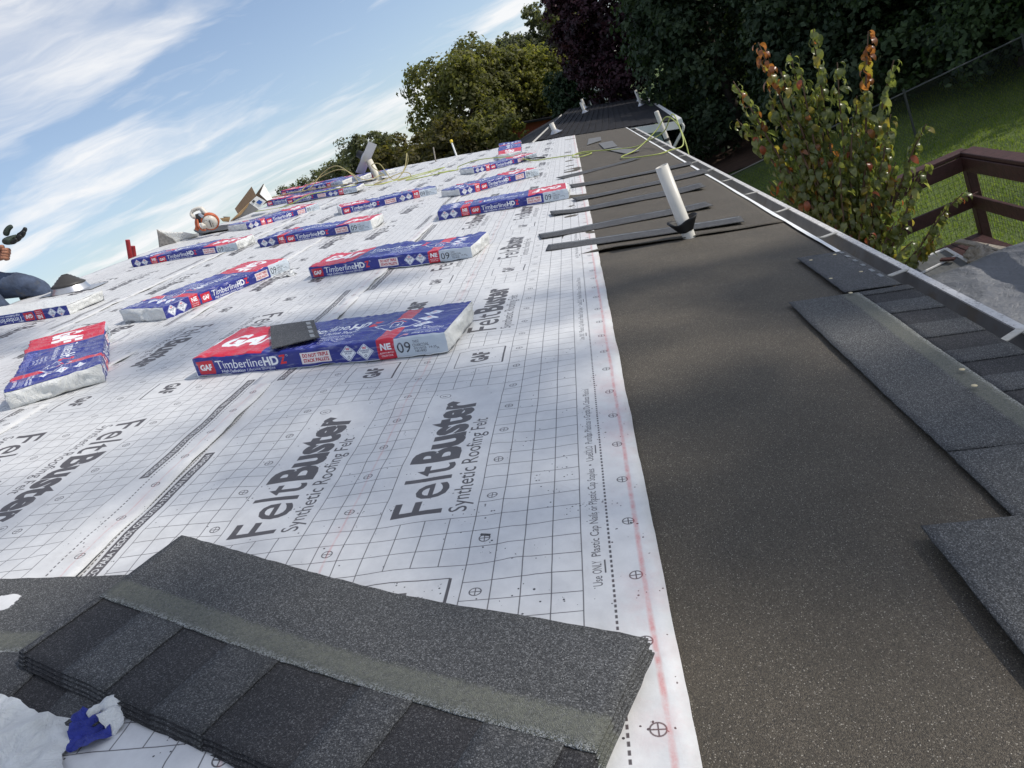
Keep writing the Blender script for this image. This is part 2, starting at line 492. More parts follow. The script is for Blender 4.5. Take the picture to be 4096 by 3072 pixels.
    # side B (y BH+BW .. end), drawn upside down so that it reads from its own side
    half = c.a[int((BH+BW)*c.k):]
    d = Canvas(BL, BH, 84, base=BLUE, ss=2)
    save, c = c, d
    y = 0
    c.rect(L*.812, 0, L, BH, SHADED_WHITE); c.rect(0, 0, L, .05, WHITE)
    diamond(1.1, .74, .62, 'STAINGUARD', 'PLUS'); diamond(2.4, .74, .62, 'LAYERLOCK', 'TECHNOLOGY')
    ne(3.55, 4.75, 0); gaf(5.05, 6.4, 0); brand(6.65, 0, .99); dont(13.4, 15.5, 0); lot(15.9, 0)
    c = save
    n = min(half.shape[0], d.a.shape[0])
    half[-n:] = d.a[::-1, ::-1][-n:][:, :half.shape[1]]
    return c.image('wrapper_print')

IMG_FELT = draw_felt()
IMG_WRAP = draw_wrap()

# ------------------------------------------------------------------ materials
def new_mat(name):
    m = bpy.data.materials.new(name)
    m.use_nodes = True
    nt = m.node_tree
    b = nt.nodes['Principled BSDF']
    return m, nt.nodes, nt.links, b

def simple(name, col, rough=0.6, metal=0.0, var=0.12, scale=9.0, bump=0.0, bscale=60.0, spec=0.4, dirt=None):
    """Plain material with soft natural variation of its own colour and a little relief."""
    m, n, l, b = new_mat(name)
    t = N(n, 'ShaderNodeTexCoord')
    no = N(n, 'ShaderNodeTexNoise', inp={'Scale': scale, 'Detail': 5.0, 'Roughness': 0.6})
    l.new(t.outputs['Object'], no.inputs['Vector'])
    r = N(n, 'ShaderNodeValToRGB')
    r.color_ramp.elements[0].position = 0.3; r.color_ramp.elements[1].position = 0.7
    r.color_ramp.elements[0].color = tuple(c*(1-var) for c in col) + (1,)
    r.color_ramp.elements[1].color = tuple(min(1, c*(1+var)) for c in col) + (1,)
    l.new(no.outputs['Fac'], r.inputs[0])
    out = r.outputs[0]
    if dirt:
        dn = N(n, 'ShaderNodeTexNoise', inp={'Scale': dirt[1], 'Detail': 6.0, 'Roughness': 0.7})
        l.new(t.outputs['Object'], dn.inputs['Vector'])
        mr = N(n, 'ShaderNodeMapRange', inp={'From Min': dirt[2], 'From Max': dirt[2]+0.12}); l.new(dn.outputs['Fac'], mr.inputs[0])
        mx = N(n, 'ShaderNodeMix', data_type='RGBA'); l.new(mr.outputs[0], mx.inputs[0]); l.new(out, mx.inputs[6]); mx.inputs[7].default_value = tuple(dirt[0]) + (1,)
        out = mx.outputs[2]
    l.new(out, b.inputs['Base Color'])
    b.inputs['Roughness'].default_value = rough
    b.inputs['Metallic'].default_value = metal
    b.inputs['Specular IOR Level'].default_value = spec
    if bump:
        bn = N(n, 'ShaderNodeTexNoise', inp={'Scale': bscale, 'Detail': 4.0})
        l.new(t.outputs['Object'], bn.inputs['Vector'])
        bu = N(n, 'ShaderNodeBump', inp={'Strength': bump, 'Distance': 0.01})
        l.new(bn.outputs['Fac'], bu.inputs['Height']); l.new(bu.outputs[0], b.inputs['Normal'])
    return m

def granules(name, ramp, scale=420.0, rough=0.75, spec=0.5, bump=0.6, blotch=0.25, seal=None, scuff=0.25):
    """Mineral-surfaced sheet: every grain is one voronoi cell with a colour of its own."""
    m, n, l, b = new_mat(name)
    t = N(n, 'ShaderNodeTexCoord')
    vo = N(n, 'ShaderNodeTexVoronoi', inp={'Scale': scale, 'Randomness': 1.0})
    l.new(t.outputs['Object'], vo.inputs['Vector'])
    sp = N(n, 'ShaderNodeSeparateColor'); l.new(vo.outputs['Color'], sp.inputs[0])
    r = N(n, 'ShaderNodeValToRGB'); r.color_ramp.interpolation = 'LINEAR'
    e = r.color_ramp.elements
    while len(e) < len(ramp): e.new(0.5)
    for i, (p, c) in enumerate(ramp):
        e[i].position = p; e[i].color = tuple(c) + (1,)
    l.new(sp.outputs[0], r.inputs[0])
    no = N(n, 'ShaderNodeTexNoise', inp={'Scale': 5.0, 'Detail': 6.0, 'Roughness': 0.65}); l.new(t.outputs['Object'], no.inputs['Vector'])
    mr = N(n, 'ShaderNodeMapRange', inp={'From Min': 0.25, 'From Max': 0.75, 'To Min': 1-blotch, 'To Max': 1+blotch}); l.new(no.outputs['Fac'], mr.inputs[0])
    n2 = N(n, 'ShaderNodeTexNoise', inp={'Scale': 2.2, 'Detail': 9.0, 'Roughness': 0.78, 'Distortion': 2.5}); l.new(t.outputs['Object'], n2.inputs['Vector'])
    s2_ = N(n, 'ShaderNodeMapRange', inp={'From Min': 0.55, 'From Max': 0.75, 'To Min': 1.0, 'To Max': 1.0+scuff}); l.new(n2.outputs['Fac'], s2_.inputs[0])
    sm_ = N(n, 'ShaderNodeMath', operation='MULTIPLY'); l.new(mr.outputs[0], sm_.inputs[0]); l.new(s2_.outputs[0], sm_.inputs[1]); mr = sm_
    mu = N(n, 'ShaderNodeVectorMath', operation='SCALE'); l.new(r.outputs[0], mu.inputs[0]); l.new(mr.outputs[0], mu.inputs['Scale'])
    out = mu.outputs[0]
    if seal:                                   # painted band across local y: (y0, y1, colour, edge noise)
        y0, y1, col, edge = seal
        s2 = N(n, 'ShaderNodeSeparateXYZ'); l.new(t.outputs['Object'], s2.inputs[0])
        en = N(n, 'ShaderNodeTexNoise', inp={'Scale': 90.0, 'Detail': 3.0}); l.new(t.outputs['Object'], en.inputs['Vector'])
        es = N(n, 'ShaderNodeMath', operation='MULTIPLY_ADD', inp={1: edge, 2: -edge/2}); l.new(en.outputs['Fac'], es.inputs[0])
        ya = N(n, 'ShaderNodeMath', operation='ADD'); l.new(s2.outputs['Y'], ya.inputs[0]); l.new(es.outputs[0], ya.inputs[1])
        a1 = N(n, 'ShaderNodeMapRange', inp={'From Min': y0-0.002, 'From Max': y0+0.002}); l.new(ya.outputs[0], a1.inputs[0])
        a2 = N(n, 'ShaderNodeMapRange', inp={'From Min': y1-0.006, 'From Max': y1+0.004, 'To Min': 1.0, 'To Max': 0.0}); l.new(ya.outputs[0], a2.inputs[0])
        am = N(n, 'ShaderNodeMath', operation='MULTIPLY'); l.new(a1.outputs[0], am.inputs[0]); l.new(a2.outputs[0], am.inputs[1])
        gn = N(n, 'ShaderNodeTexNoise', inp={'Scale': 160.0, 'Detail': 4.0}); l.new(t.outputs['Object'], gn.inputs['Vector'])
        g2 = N(n, 'ShaderNodeMapRange', inp={'From Min': 0.3, 'From Max': 0.7, 'To Min': 0.35, 'To Max': 0.9}); l.new(gn.outputs['Fac'], g2.inputs[0])
        ag = N(n, 'ShaderNodeMath', operation='MULTIPLY'); l.new(am.outputs[0], ag.inputs[0]); l.new(g2.outputs[0], ag.inputs[1])
        mx = N(n, 'ShaderNodeMix', data_type='RGBA'); l.new(ag.outputs[0], mx.inputs[0]); l.new(out, mx.inputs[6]); mx.inputs[7].default_value = tuple(col) + (1,)
        # pale flecks of release dust at the band's lower edge
        f1 = N(n, 'ShaderNodeMath', operation='SUBTRACT', inp={1: y0}); l.new(ya.outputs[0], f1.inputs[0])
        f2 = N(n, 'ShaderNodeMath', operation='ABSOLUTE'); l.new(f1.outputs[0], f2.inputs[0])
        f3 = N(n, 'ShaderNodeMapRange', inp={'From Min': 0.0, 'From Max': 0.013, 'To Min': 1.0, 'To Max': 0.0}); l.new(f2.outputs[0], f3.inputs[0])
        f4 = N(n, 'ShaderNodeMath', operation='GREATER_THAN', inp={1: 0.55}); l.new(sp.outputs[1], f4.inputs[0])
        f5 = N(n, 'ShaderNodeMath', operation='MULTIPLY'); l.new(f3.outputs[0], f5.inputs[0]); l.new(f4.outputs[0], f5.inputs[1])
        mx2 = N(n, 'ShaderNodeMix', data_type='RGBA'); l.new(f5.outputs[0], mx2.inputs[0]); l.new(mx.outputs[2], mx2.inputs[6]); mx2.inputs[7].default_value = (0.42, 0.43, 0.42, 1)
        out = mx2.outputs[2]
    l.new(out, b.inputs['Base Color'])
    b.inputs['Roughness'].default_value = rough
    b.inputs['Specular IOR Level'].default_value = spec
    bu = N(n, 'ShaderNodeBump', inp={'Strength': bump, 'Distance': 0.003})
    l.new(vo.outputs['Distance'], bu.inputs['Height']); bu.invert = True
    l.new(bu.outputs[0], b.inputs['Normal'])
    return m

def felt_material(name, lower, rows):
    """Printed synthetic felt; lower = lower edge in squares, rows = red chalk lines (v, offset noise, strength)."""
    m, n, l, b = new_mat(name)
    uvn = N(n, 'ShaderNodeUVMap', uv_map='uv')
    im = N(n, 'ShaderNodeTexImage', image=IMG_FELT, extension='REPEAT'); l.new(uvn.outputs[0], im.inputs[0])
    t = N(n, 'ShaderNodeTexCoord')
    no = N(n, 'ShaderNodeTexNoise', inp={'Scale': 14.0, 'Detail': 8.0, 'Roughness': 0.7}); l.new(t.outputs['Object'], no.inputs['Vector'])
    pr = N(n, 'ShaderNodeValToRGB'); e = pr.color_ramp.elements
    e[0].position = 0.3; e[0].color = (0.53, 0.535, 0.545, 1); e[1].position = 0.68; e[1].color = (0.655, 0.66, 0.665, 1)
    l.new(no.outputs['Fac'], pr.inputs[0])
    ink = N(n, 'ShaderNodeMix', data_type='RGBA'); l.new(im.outputs[0], ink.inputs[0]); ink.inputs[6].default_value = (0.085, 0.08, 0.085, 1); l.new(pr.outputs[0], ink.inputs[7])
    out = ink.outputs[2]
    sx = N(n, 'ShaderNodeSeparateXYZ'); l.new(t.outputs['Object'], sx.inputs[0])
    # loose granules trodden over the sheet near the open stack
    vo = N(n, 'ShaderNodeTexVoronoi', inp={'Scale': 190.0}); l.new(t.outputs['Object'], vo.inputs['Vector'])
    vc = N(n, 'ShaderNodeSeparateColor'); l.new(vo.outputs['Color'], vc.inputs[0])
    dn = N(n, 'ShaderNodeTexNoise', inp={'Scale': 9.0, 'Detail': 5.0, 'Roughness': 0.7}); l.new(t.outputs['Object'], dn.inputs['Vector'])
    dx = N(n, 'ShaderNodeVectorMath', operation='DISTANCE', inp={1: (-0.35, 0.0, 0.0)}); l.new(t.outputs['Object'], dx.inputs[0])
    dr = N(n, 'ShaderNodeMapRange', inp={'From Min': 0.1, 'From Max': 1.6, 'To Min': 0.75, 'To Max': 0.0}); l.new(dx.outputs['Value'], dr.inputs[0])
    dm = N(n, 'ShaderNodeMapRange', inp={'From Min': 0.52, 'From Max': 0.80, 'To Min': 0.0, 'To Max': 1.0}); l.new(dn.outputs['Fac'], dm.inputs[0])
    dd = N(n, 'ShaderNodeMath', operation='MULTIPLY_ADD', inp={2: 0.004}); l.new(dr.outputs[0], dd.inputs[0]); l.new(dm.outputs[0], dd.inputs[1])
    pick = N(n, 'ShaderNodeMath', operation='LESS_THAN'); l.new(vc.outputs[0], pick.inputs[0]); l.new(dd.outputs[0], pick.inputs[1])
    sz = N(n, 'ShaderNodeMath', operation='MULTIPLY', inp={1: 0.0024}); l.new(vc.outputs[1], sz.inputs[0])
    near = N(n, 'ShaderNodeMath', operation='LESS_THAN'); 
    vd = N(n, 'ShaderNodeMath', operation='MULTIPLY', inp={1: 1.0/190.0}); l.new(vo.outputs['Distance'], vd.inputs[0])
    l.new(vd.outputs[0], near.inputs[0]); l.new(sz.outputs[0], near.inputs[1])
    sp = N(n, 'ShaderNodeMath', operation='MULTIPLY'); l.new(pick.outputs[0], sp.inputs[0]); l.new(near.outputs[0], sp.inputs[1])
    mx = N(n, 'ShaderNodeMix', data_type='RGBA'); l.new(sp.outputs[0], mx.inputs[0]); l.new(out, mx.inputs[6]); mx.inputs[7].default_value = (0.06, 0.06, 0.065, 1)
    out = mx.outputs[2]
    # scuffed dirt
    sc = N(n, 'ShaderNodeTexNoise', inp={'Scale': 3.0, 'Detail': 9.0, 'Roughness': 0.75, 'Distortion': 1.5}); l.new(t.outputs['Object'], sc.inputs['Vector'])
    sr = N(n, 'ShaderNodeMapRange', inp={'From Min': 0.56, 'From Max': 0.82, 'To Min': 0.0, 'To Max': 0.5}); l.new(sc.outputs['Fac'], sr.inputs[0])
    mx = N(n, 'ShaderNodeMix', data_type='RGBA'); l.new(sr.outputs[0], mx.inputs[0]); l.new(out, mx.inputs[6]); mx.inputs[7].default_value = (0.36, 0.34, 0.33, 1)
    out = mx.outputs[2]
    for v, amt, wid in rows:
        ln = N(n, 'ShaderNodeTexNoise', inp={'Scale': 3.2, 'Detail': 2.0}); l.new(t.outputs['Object'], ln.inputs['Vector'])
        lo = N(n, 'ShaderNodeMath', operation='MULTIPLY_ADD', inp={1: 0.006, 2: -0.003 - v*CELL}); l.new(ln.outputs['Fac'], lo.inputs[0])
        la = N(n, 'ShaderNodeMath', operation='ADD'); l.new(sx.outputs['Y'], la.inputs[0]); l.new(lo.outputs[0], la.inputs[1])
        lb = N(n, 'ShaderNodeMath', operation='ABSOLUTE'); l.new(la.outputs[0], lb.inputs[0])
        core = N(n, 'ShaderNodeMapRange', inp={'From Min': wid*0.3, 'From Max': wid, 'To Min': amt, 'To Max': 0.0}); l.new(lb.outputs[0], core.inputs[0])
        g = N(n, 'ShaderNodeTexNoise', inp={'Scale': 30.0, 'Detail': 8.0, 'Roughness': 0.8}); l.new(t.outputs['Object'], g.inputs['Vector'])
        gr = N(n, 'ShaderNodeMapRange', inp={'From Min': 0.30, 'From Max': 0.62}); l.new(g.outputs['Fac'], gr.inputs[0])
        halo = N(n, 'ShaderNodeMapRange', inp={'From Min': 0.0, 'From Max': wid*11, 'To Min': amt*0.55, 'To Max': 0.0}); l.new(lb.outputs[0], halo.inputs[0])
        hn = N(n, 'ShaderNodeTexNoise', inp={'Scale': 4.5, 'Detail': 7.0, 'Roughness': 0.75}); l.new(t.outputs['Object'], hn.inputs['Vector'])
        hr = N(n, 'ShaderNodeMapRange', inp={'From Min': 0.48, 'From Max': 0.75}); l.new(hn.outputs['Fac'], hr.inputs[0])
        hh = N(n, 'ShaderNodeMath', operation='MULTIPLY'); l.new(halo.outputs[0], hh.inputs[0]); l.new(hr.outputs[0], hh.inputs[1])
        cc = N(n, 'ShaderNodeMath', operation='MULTIPLY'); l.new(core.outputs[0], cc.inputs[0]); l.new(gr.outputs[0], cc.inputs[1])
        tt = N(n, 'ShaderNodeMath', operation='MAXIMUM'); l.new(cc.outputs[0], tt.inputs[0]); l.new(hh.outputs[0], tt.inputs[1])
        mx = N(n, 'ShaderNodeMix', data_type='RGBA'); l.new(tt.outputs[0], mx.inputs[0]); l.new(out, mx.inputs[6]); mx.inputs[7].default_value = (0.55, 0.10, 0.09, 1)
        out = mx.outputs[2]
    l.new(out, b.inputs['Base Color'])
    b.inputs['Roughness'].default_value = 0.5
    b.inputs['Specular IOR Level'].default_value = 0.35
    fn = N(n, 'ShaderNodeTexNoise', inp={'Scale': 55.0, 'Detail': 8.0, 'Roughness': 0.7}); l.new(t.outputs['Object'], fn.inputs['Vector'])
    bu = N(n, 'ShaderNodeBump', inp={'Strength': 0.25, 'Distance': 0.004}); l.new(fn.outputs['Fac'], bu.inputs['Height']); l.new(bu.outputs[0], b.inputs['Normal'])
    return m

def wrap_material():
    m, n, l, b = new_mat('wrapper_film')
    uvn = N(n, 'ShaderNodeUVMap', uv_map='uv')
    im = N(n, 'ShaderNodeTexImage', image=IMG_WRAP, extension='EXTEND'); l.new(uvn.outputs[0], im.inputs[0])
    t = N(n, 'ShaderNodeTexCoord')
    mp = N(n, 'ShaderNodeMapping', inp={'Scale': (14.0, 70.0, 70.0), 'Rotation': (0, 0, 0.5)}); l.new(t.outputs['Object'], mp.inputs['Vector'])
    cr = N(n, 'ShaderNodeTexNoise', inp={'Scale': 1.0, 'Detail': 6.0, 'Roughness': 0.6, 'Distortion': 0.6}); l.new(mp.outputs[0], cr.inputs['Vector'])
    # film rubbed pale along the creases, streaks strengthened to paint in glare
    mr = N(n, 'ShaderNodeMapRange', inp={'From Min': 0.54, 'From Max': 0.76, 'To Min': 0.0, 'To Max': 0.42}); l.new(cr.outputs['Fac'], mr.inputs[0])
    mx = N(n, 'ShaderNodeMix', data_type='RGBA'); l.new(mr.outputs[0], mx.inputs[0]); l.new(im.outputs[0], mx.inputs[6]); mx.inputs[7].default_value = (0.55, 0.57, 0.68, 1)
    l.new(mx.outputs[2], b.inputs['Base Color'])
    b.inputs['Roughness'].default_value = 0.26
    b.inputs['Specular IOR Level'].default_value = 0.5
    bu = N(n, 'ShaderNodeBump', inp={'Strength': 0.6, 'Distance': 0.007}); l.new(cr.outputs['Fac'], bu.inputs['Height']); l.new(bu.outputs[0], b.inputs['Normal'])
    return m

def film_material(name, col, rough=0.35):
    m, n, l, b = new_mat(name)
    t = N(n, 'ShaderNodeTexCoord')
    cr = N(n, 'ShaderNodeTexNoise', inp={'Scale': 13.0, 'Detail': 9.0, 'Roughness': 0.66, 'Distortion': 2.2}); l.new(t.outputs['Object'], cr.inputs['Vector'])
    r = N(n, 'ShaderNodeValToRGB'); e = r.color_ramp.elements
    e[0].position = .3; e[0].color = tuple(c*.86 for c in col)+(1,); e[1].position = .7; e[1].color = tuple(col)+(1,)
    l.new(cr.outputs['Fac'], r.inputs[0]); l.new(r.outputs[0], b.inputs['Base Color'])
    b.inputs['Roughness'].default_value = rough
    bu = N(n, 'ShaderNodeBump', inp={'Strength': 0.9, 'Distance': 0.02}); l.new(cr.outputs['Fac'], bu.inputs['Height']); l.new(bu.outputs[0], b.inputs['Normal'])
    return m

def leaf_material(name, cols, trans=0.35, rough=0.55):
    """cols: ramp of leaf colours picked leaf by leaf through the 'tint' attribute."""
    m, n, l, b = new_mat(name)
    a = N(n, 'ShaderNodeAttribute', attribute_name='tint')
    r = N(n, 'ShaderNodeValToRGB'); e = r.color_ramp.elements
    while len(e) < len(cols): e.new(0.5)
    for i, c in enumerate(cols):
        e[i].position = i/(len(cols)-1); e[i].color = tuple(c)+(1,)
    l.new(a.outputs['Fac'], r.inputs[0])
    l.new(r.outputs[0], b.inputs['Base Color'])
    b.inputs['Roughness'].default_value = rough
    b.inputs['Specular IOR Level'].default_value = 0.3
    tr = N(n, 'ShaderNodeBsdfTranslucent')
    tm = N(n, 'ShaderNodeMix', data_type='RGBA', blend_type='MULTIPLY'); tm.inputs[0].default_value = 1.0
    l.new(r.outputs[0], tm.inputs[6]); tm.inputs[7].default_value = (1.5, 1.55, 0.7, 1)
    l.new(tm.outputs[2], tr.inputs[0])
    ms = N(n, 'ShaderNodeMixShader', inp={0: trans}); l.new(b.outputs[0], ms.inputs[1]); l.new(tr.outputs[0], ms.inputs[2])
    l.new(ms.outputs[0], n['Material Output'].inputs[0])
    return m

M_MEMB = granules('membrane_granules', [(0.0, (.030, .026, .021)), (.45, (.070, .058, .042)), (.80, (.100, .084, .062)), (.97, (.14, .12, .092)), (.992, (.36, .33, .28))], scale=820, rough=.7, blotch=.18)
M_GRAN_H = granules('headlap_granules', [(0.0, (.026, .027, .029)), (.4, (.060, .061, .062)), (.8, (.102, .104, .105)), (1.0, (.23, .232, .234))], scale=620, rough=.8, blotch=.12, seal=(.00, .050, (.155, .160, .128), .016))
M_GRAN_D = granules('dark_granules', [(0.0, (.012, .012, .015)), (.5, (.025, .024, .026)), (.85, (.044, .043, .046)), (1.0, (.12, .12, .122))], scale=620, rough=.8)
M_GRAN_M = granules('tab_granules', [(0.0, (.020, .021, .025)), (.45, (.046, .047, .049)), (.8, (.080, .081, .083)), (1.0, (.19, .192, .194))], scale=620, rough=.8)
M_GRAN_L = granules('pale_tab_granules', [(0.0, (.026, .028, .031)), (.45, (.054, .055, .057)), (.8, (.092, .093, .095)), (1.0, (.21, .212, .214))], scale=620, rough=.8)
M_STRIP = granules('strip_granules', [(0.0, (.020, .021, .023)), (.5, (.042, .043, .046)), (1.0, (.12, .12, .125))], scale=380, rough=.6)
M_BLACK_BACK = simple('asphalt_back', (.014, .014, .015), .6, bump=.3, bscale=200)
M_ASPH_EDGE = simple('cut_edge', (.03, .03, .026), .8, bump=.3, bscale=300)
M_SEALDASH = simple('sealant_dash', (.20, .21, .22), .35, var=.3, scale=60)
M_NAIL = simple('nail_head', (.62, .52, .33), .4, metal=.2)
M_WRAP = wrap_material()
M_WHITEFILM = film_material('white_film', (.80, .81, .80))
M_BLUEFILM = film_material('blue_film', (.02, .035, .30))
M_TARP = film_material('grey_tarp_film', (.17, .18, .20), .38)
M_SCRAP = simple('grey_scrap', (.15, .15, .15), .5, var=.2, scale=30)
M_PVC = simple('white_pvc', (.66, .63, .57), .4, var=.06, dirt=((.25, .23, .2), 14, .62))
M_PVC2 = simple('cream_pvc', (.70, .66, .56), .45, var=.05)
M_RUBBER = simple('black_rubber', (.016, .016, .018), .55, bump=.15)
M_RUBBER2 = simple('grey_rubber', (.05, .048, .046), .5)
M_ALU = simple('bare_aluminium', (.55, .56, .58), .32, metal=.85, var=.08)
M_ALUW = simple('white_metal', (.78, .78, .77), .45, var=.04)
M_GUT = simple('gutter_paint', (.115, .113, .115), .5, var=.25, dirt=((.10, .085, .07), 7, .52))
M_LIP = simple('weathered_lip', (.56, .55, .54), .5, var=.15, scale=30, dirt=((.10, .09, .085), 95, .54))
M_STRAP = simple('strap_metal', (.45, .44, .41), .5, var=.2, dirt=((.2, .18, .15), 60, .56))
M_WALL = simple('pale_siding', (.50, .49, .46), .7)
M_DECKING = simple('roof_sheathing', (.28, .2, .12), .8)
M_STAIN = simple('red_brown_stain', (.055, .022, .020), .6, var=.3, scale=14, bump=.4, bscale=40, dirt=((.16, .13, .12), 26, .66))
M_TIMBER = simple('grey_timber', (.36, .32, .27), .8, var=.25, scale=20, bump=.4)
M_RAG = simple('dusty_rag', (.34, .31, .27), .95, var=.3, scale=50, bump=.7, bscale=90)
M_GREYPANEL = simple('grey_screen', (.12, .125, .125), .55, var=.2)
M_WIRE = simple('green_wire', (.03, .04, .03), .5)
M_HOSE = simple('yellow_green_hose', (.40, .45, .12), .4, var=.12)
M_HOSE2 = simple('tan_hose', (.42, .36, .15), .45, var=.15)
M_CARD = simple('cardboard', (.20, .135, .085), .85, var=.12, bump=.2)
M_CARDIN = simple('cardboard_edge', (.46, .30, .15), .85)
M_CARTON = simple('white_carton', (.76, .76, .74), .6, var=.04)
M_CARTSIDE = simple('grey_carton', (.24, .23, .22), .7)
M_LABELBLUE = simple('label_blue', (.03, .09, .32), .5)
M_INK = simple('black_ink', (.05, .05, .055), .6)
M_SAWWHITE = simple('worn_white_plastic', (.66, .62, .55), .4, var=.1, dirt=((.22, .17, .12), 22, .56))
M_SAWORANGE = simple('worn_orange_plastic', (.55, .13, .05), .45, var=.2, dirt=((.12, .06, .04), 30, .58))
M_SAWDARK = simple('dark_plastic', (.05, .045, .042), .5)
M_REDPOST = simple('red_paint', (.36, .025, .03), .45, var=.15)
M_PLATE = simple('galvanised_plate', (.52, .54, .57), .4, metal=.25, var=.06)
M_DENIM = simple('blue_denim', (.06, .08, .13), .9, var=.4, scale=12, bump=1.0, bscale=22, dirt=((.10, .10, .10), 9, .58))
M_SHIRT = simple('orange_cloth', (.62, .15, .06), .85, var=.15)
M_GLOVE = simple('dark_green_glove', (.035, .05, .04), .7, var=.4, scale=30)
M_GLOVETIP = simple('black_dipped_rubber', (.012, .013, .013), .5)
M_SKIN = simple('tanned_skin', (.34, .15, .09), .5, var=.15, scale=30)
M_HAIR = simple('dark_hair', (.02, .015, .012), .6)
M_LEATHER = simple('brown_leather', (.10, .055, .03), .6)
M_GLASS = simple('window_glass', (.03, .04, .05), .08, spec=.8)
M_SIDING = simple('light_blue_siding', (.42, .55, .62), .6, var=.05)
M_NROOF = granules('neighbour_roof_granules', [(0.0, (.006, .006, .008)), (.6, (.013, .013, .016)), (1.0, (.035, .035, .042))], scale=90, rough=.85, spec=.25, bump=.3, blotch=.4)
M_BRICK = simple('red_brick', (.28, .07, .045), .85, var=.25, scale=20)
M_BARK = simple('tree_bark', (.07, .055, .045), .9, var=.3, scale=12, bump=.8, bscale=25)
M_TWIG = simple('brown_twig', (.12, .075, .05), .8, var=.2)
M_CANOE = simple('pale_hull', (.42, .44, .42), .45, var=.1)
M_PALEGREEN = simple('sage_flap', (.30, .34, .33), .6)
# ------------------------------------------------------------------ our house: deck, far slope, walls
ROOF = RF(0, 0)
U0, U1, VE, VR = -70.0, 237.0, -19.85, 84.0
house = empty('house', Matrix.Translation(RP(80, 30) * 1.0 - Vector((0, 0, 0))), 'low house whose roof is stripped and covered with white printed felt', 'house')
HI = house.matrix_world.inverted()
def hpart(mb, name, mat, parent=house):
    return mb.build(name, mat, parent, HI if parent is house else Matrix())
# far edge of the roof follows the slightly uneven sheathing
def far_u(v):
    return float(np.interp(v, [-20, -2, 25, 45, 65, 84], [224.5, 234.6, 243, 243, 236, 229]))
mb = MB()
vs = [-19.7, -2, 25, 45, 65, VR]
top = [RP(U0, v, -.06) for v in vs] + [RP(far_u(v), v, -.06) for v in vs]
k = len(vs)
bot = [p - EN*0.02 for p in top]
allv = top + bot
fs = []
for i in range(k-1):
    fs.append((i, k+i, k+i+1, i+1)); fs.append((2*k+i, 2*k+i+1, 3*k+i+1, 3*k+i))
    fs.append((k+i, 3*k+i, 3*k+i+1, k+i+1)); fs.append((i, i+1, 2*k+i+1, 2*k+i))
fs.append((0, 2*k, 3*k, k)); fs.append((k-1, 2*k-1, 4*k-1, 3*k-1))
mb.add(allv, fs)
hpart(mb, 'roof_deck', M_DECKING)
ridge_y, ridge_z = RP(0, VR).y, RP(0, VR).z
eave_y, eave_z = RP(0, VE).y, RP(0, VE).z
xa, xb = U0*CELL, 228*CELL
mb = MB()
far_y = 2*ridge_y - eave_y
rz = ridge_z - 0.012
mb.add([(xa, ridge_y+.004, rz), (xb, ridge_y+.004, rz), (xb, far_y, eave_z), (xa, far_y, eave_z),
        (xa, ridge_y+.004, rz-.03), (xb, ridge_y+.004, rz-.03), (xb, far_y, eave_z-.03), (xa, far_y, eave_z-.03)],
       [(0,1,2,3), (7,6,5,4), (0,4,5,1), (2,6,7,3), (0,3,7,4), (1,5,6,2)])
hpart(mb, 'far_slope', M_WHITEFILM)
wy0, wy1 = eave_y+.35, far_y-.35
wx0, wx1 = xa+.3, 221*CELL
mb = MB()
for x0, x1, y0, y1 in ((wx0, wx1, wy0, wy0+.12), (wx0, wx1, wy1-.12, wy1), (wx0, wx0+.12, wy0+.121, wy1-.121), (wx1-.12, wx1, wy0+.121, wy1-.121)):
    mb.box((x0, y0, GROUND-.1), (x1, y1, eave_z-.16))
hpart(mb, 'wall', M_WALL)
for x in (wx0+.02, wx1-.1):
    mb = MB()
    mb.add([(x, wy0, eave_z-.159), (x, wy1, eave_z-.159), (x, ridge_y, ridge_z-.12), (x+.08, wy0, eave_z-.159), (x+.08, wy1, eave_z-.159), (x+.08, ridge_y, ridge_z-.12)],
           [(0,2,1), (3,4,5), (0,1,4,3), (1,2,5,4), (2,0,3,5)])
    hpart(mb, 'gable', M_WALL)
mb = MB()
mb.box((xa, eave_y+.005, eave_z-.17), (223.6*CELL, eave_y+.03, eave_z-.02))
mb.box((xa, eave_y+.031, eave_z-.168), (223.6*CELL, wy0+.05, eave_z-.158))
hpart(mb, 'fascia', M_ALUW)
mb = MB()
vd_, fd_ = [], []
for i, u in enumerate(np.linspace(U0, 223, 150)):
    for v in (-20.2, -20.7, -21.3): vd_.append(RP(u, v, -2.35 + .25*float(vnoise(u*.6, v*1.7)) + (.1 if v == -20.7 else 0)))
    if i:
        a = (i-1)*3; fd_ += [(a, a+1, a+4, a+3), (a+1, a+2, a+5, a+4)]
mb.add(vd_, fd_); hpart(mb, 'gutter_debris', simple('wet_leaf_litter', (.045, .030, .020), .9, var=.5, scale=25, bump=.6))
# drip edge: bright white strip along the eave, from where the starter shingles end
rs = random.Random(3)
mb = MB()
vsd, fsd = [], []
us = list(np.linspace(24.9, 223.5, 60))
for i, u in enumerate(us):
    w = 0.28 + 0.22*vnoise(u*.21, 3.3)
    for v, n_ in ((-19.42+w*.55, .17), (-19.72, .12), (-19.80, -.45)):
        vsd.append(RP(u, v, n_))
    if i:
        a = (i-1)*3
        fsd += [(a, a+1, a+4, a+3), (a+1, a+2, a+5, a+4)]
mb.add(vsd, fsd)
hpart(mb, 'drip_edge', simple('drip_white', (.86, .87, .88), .35, var=.02))
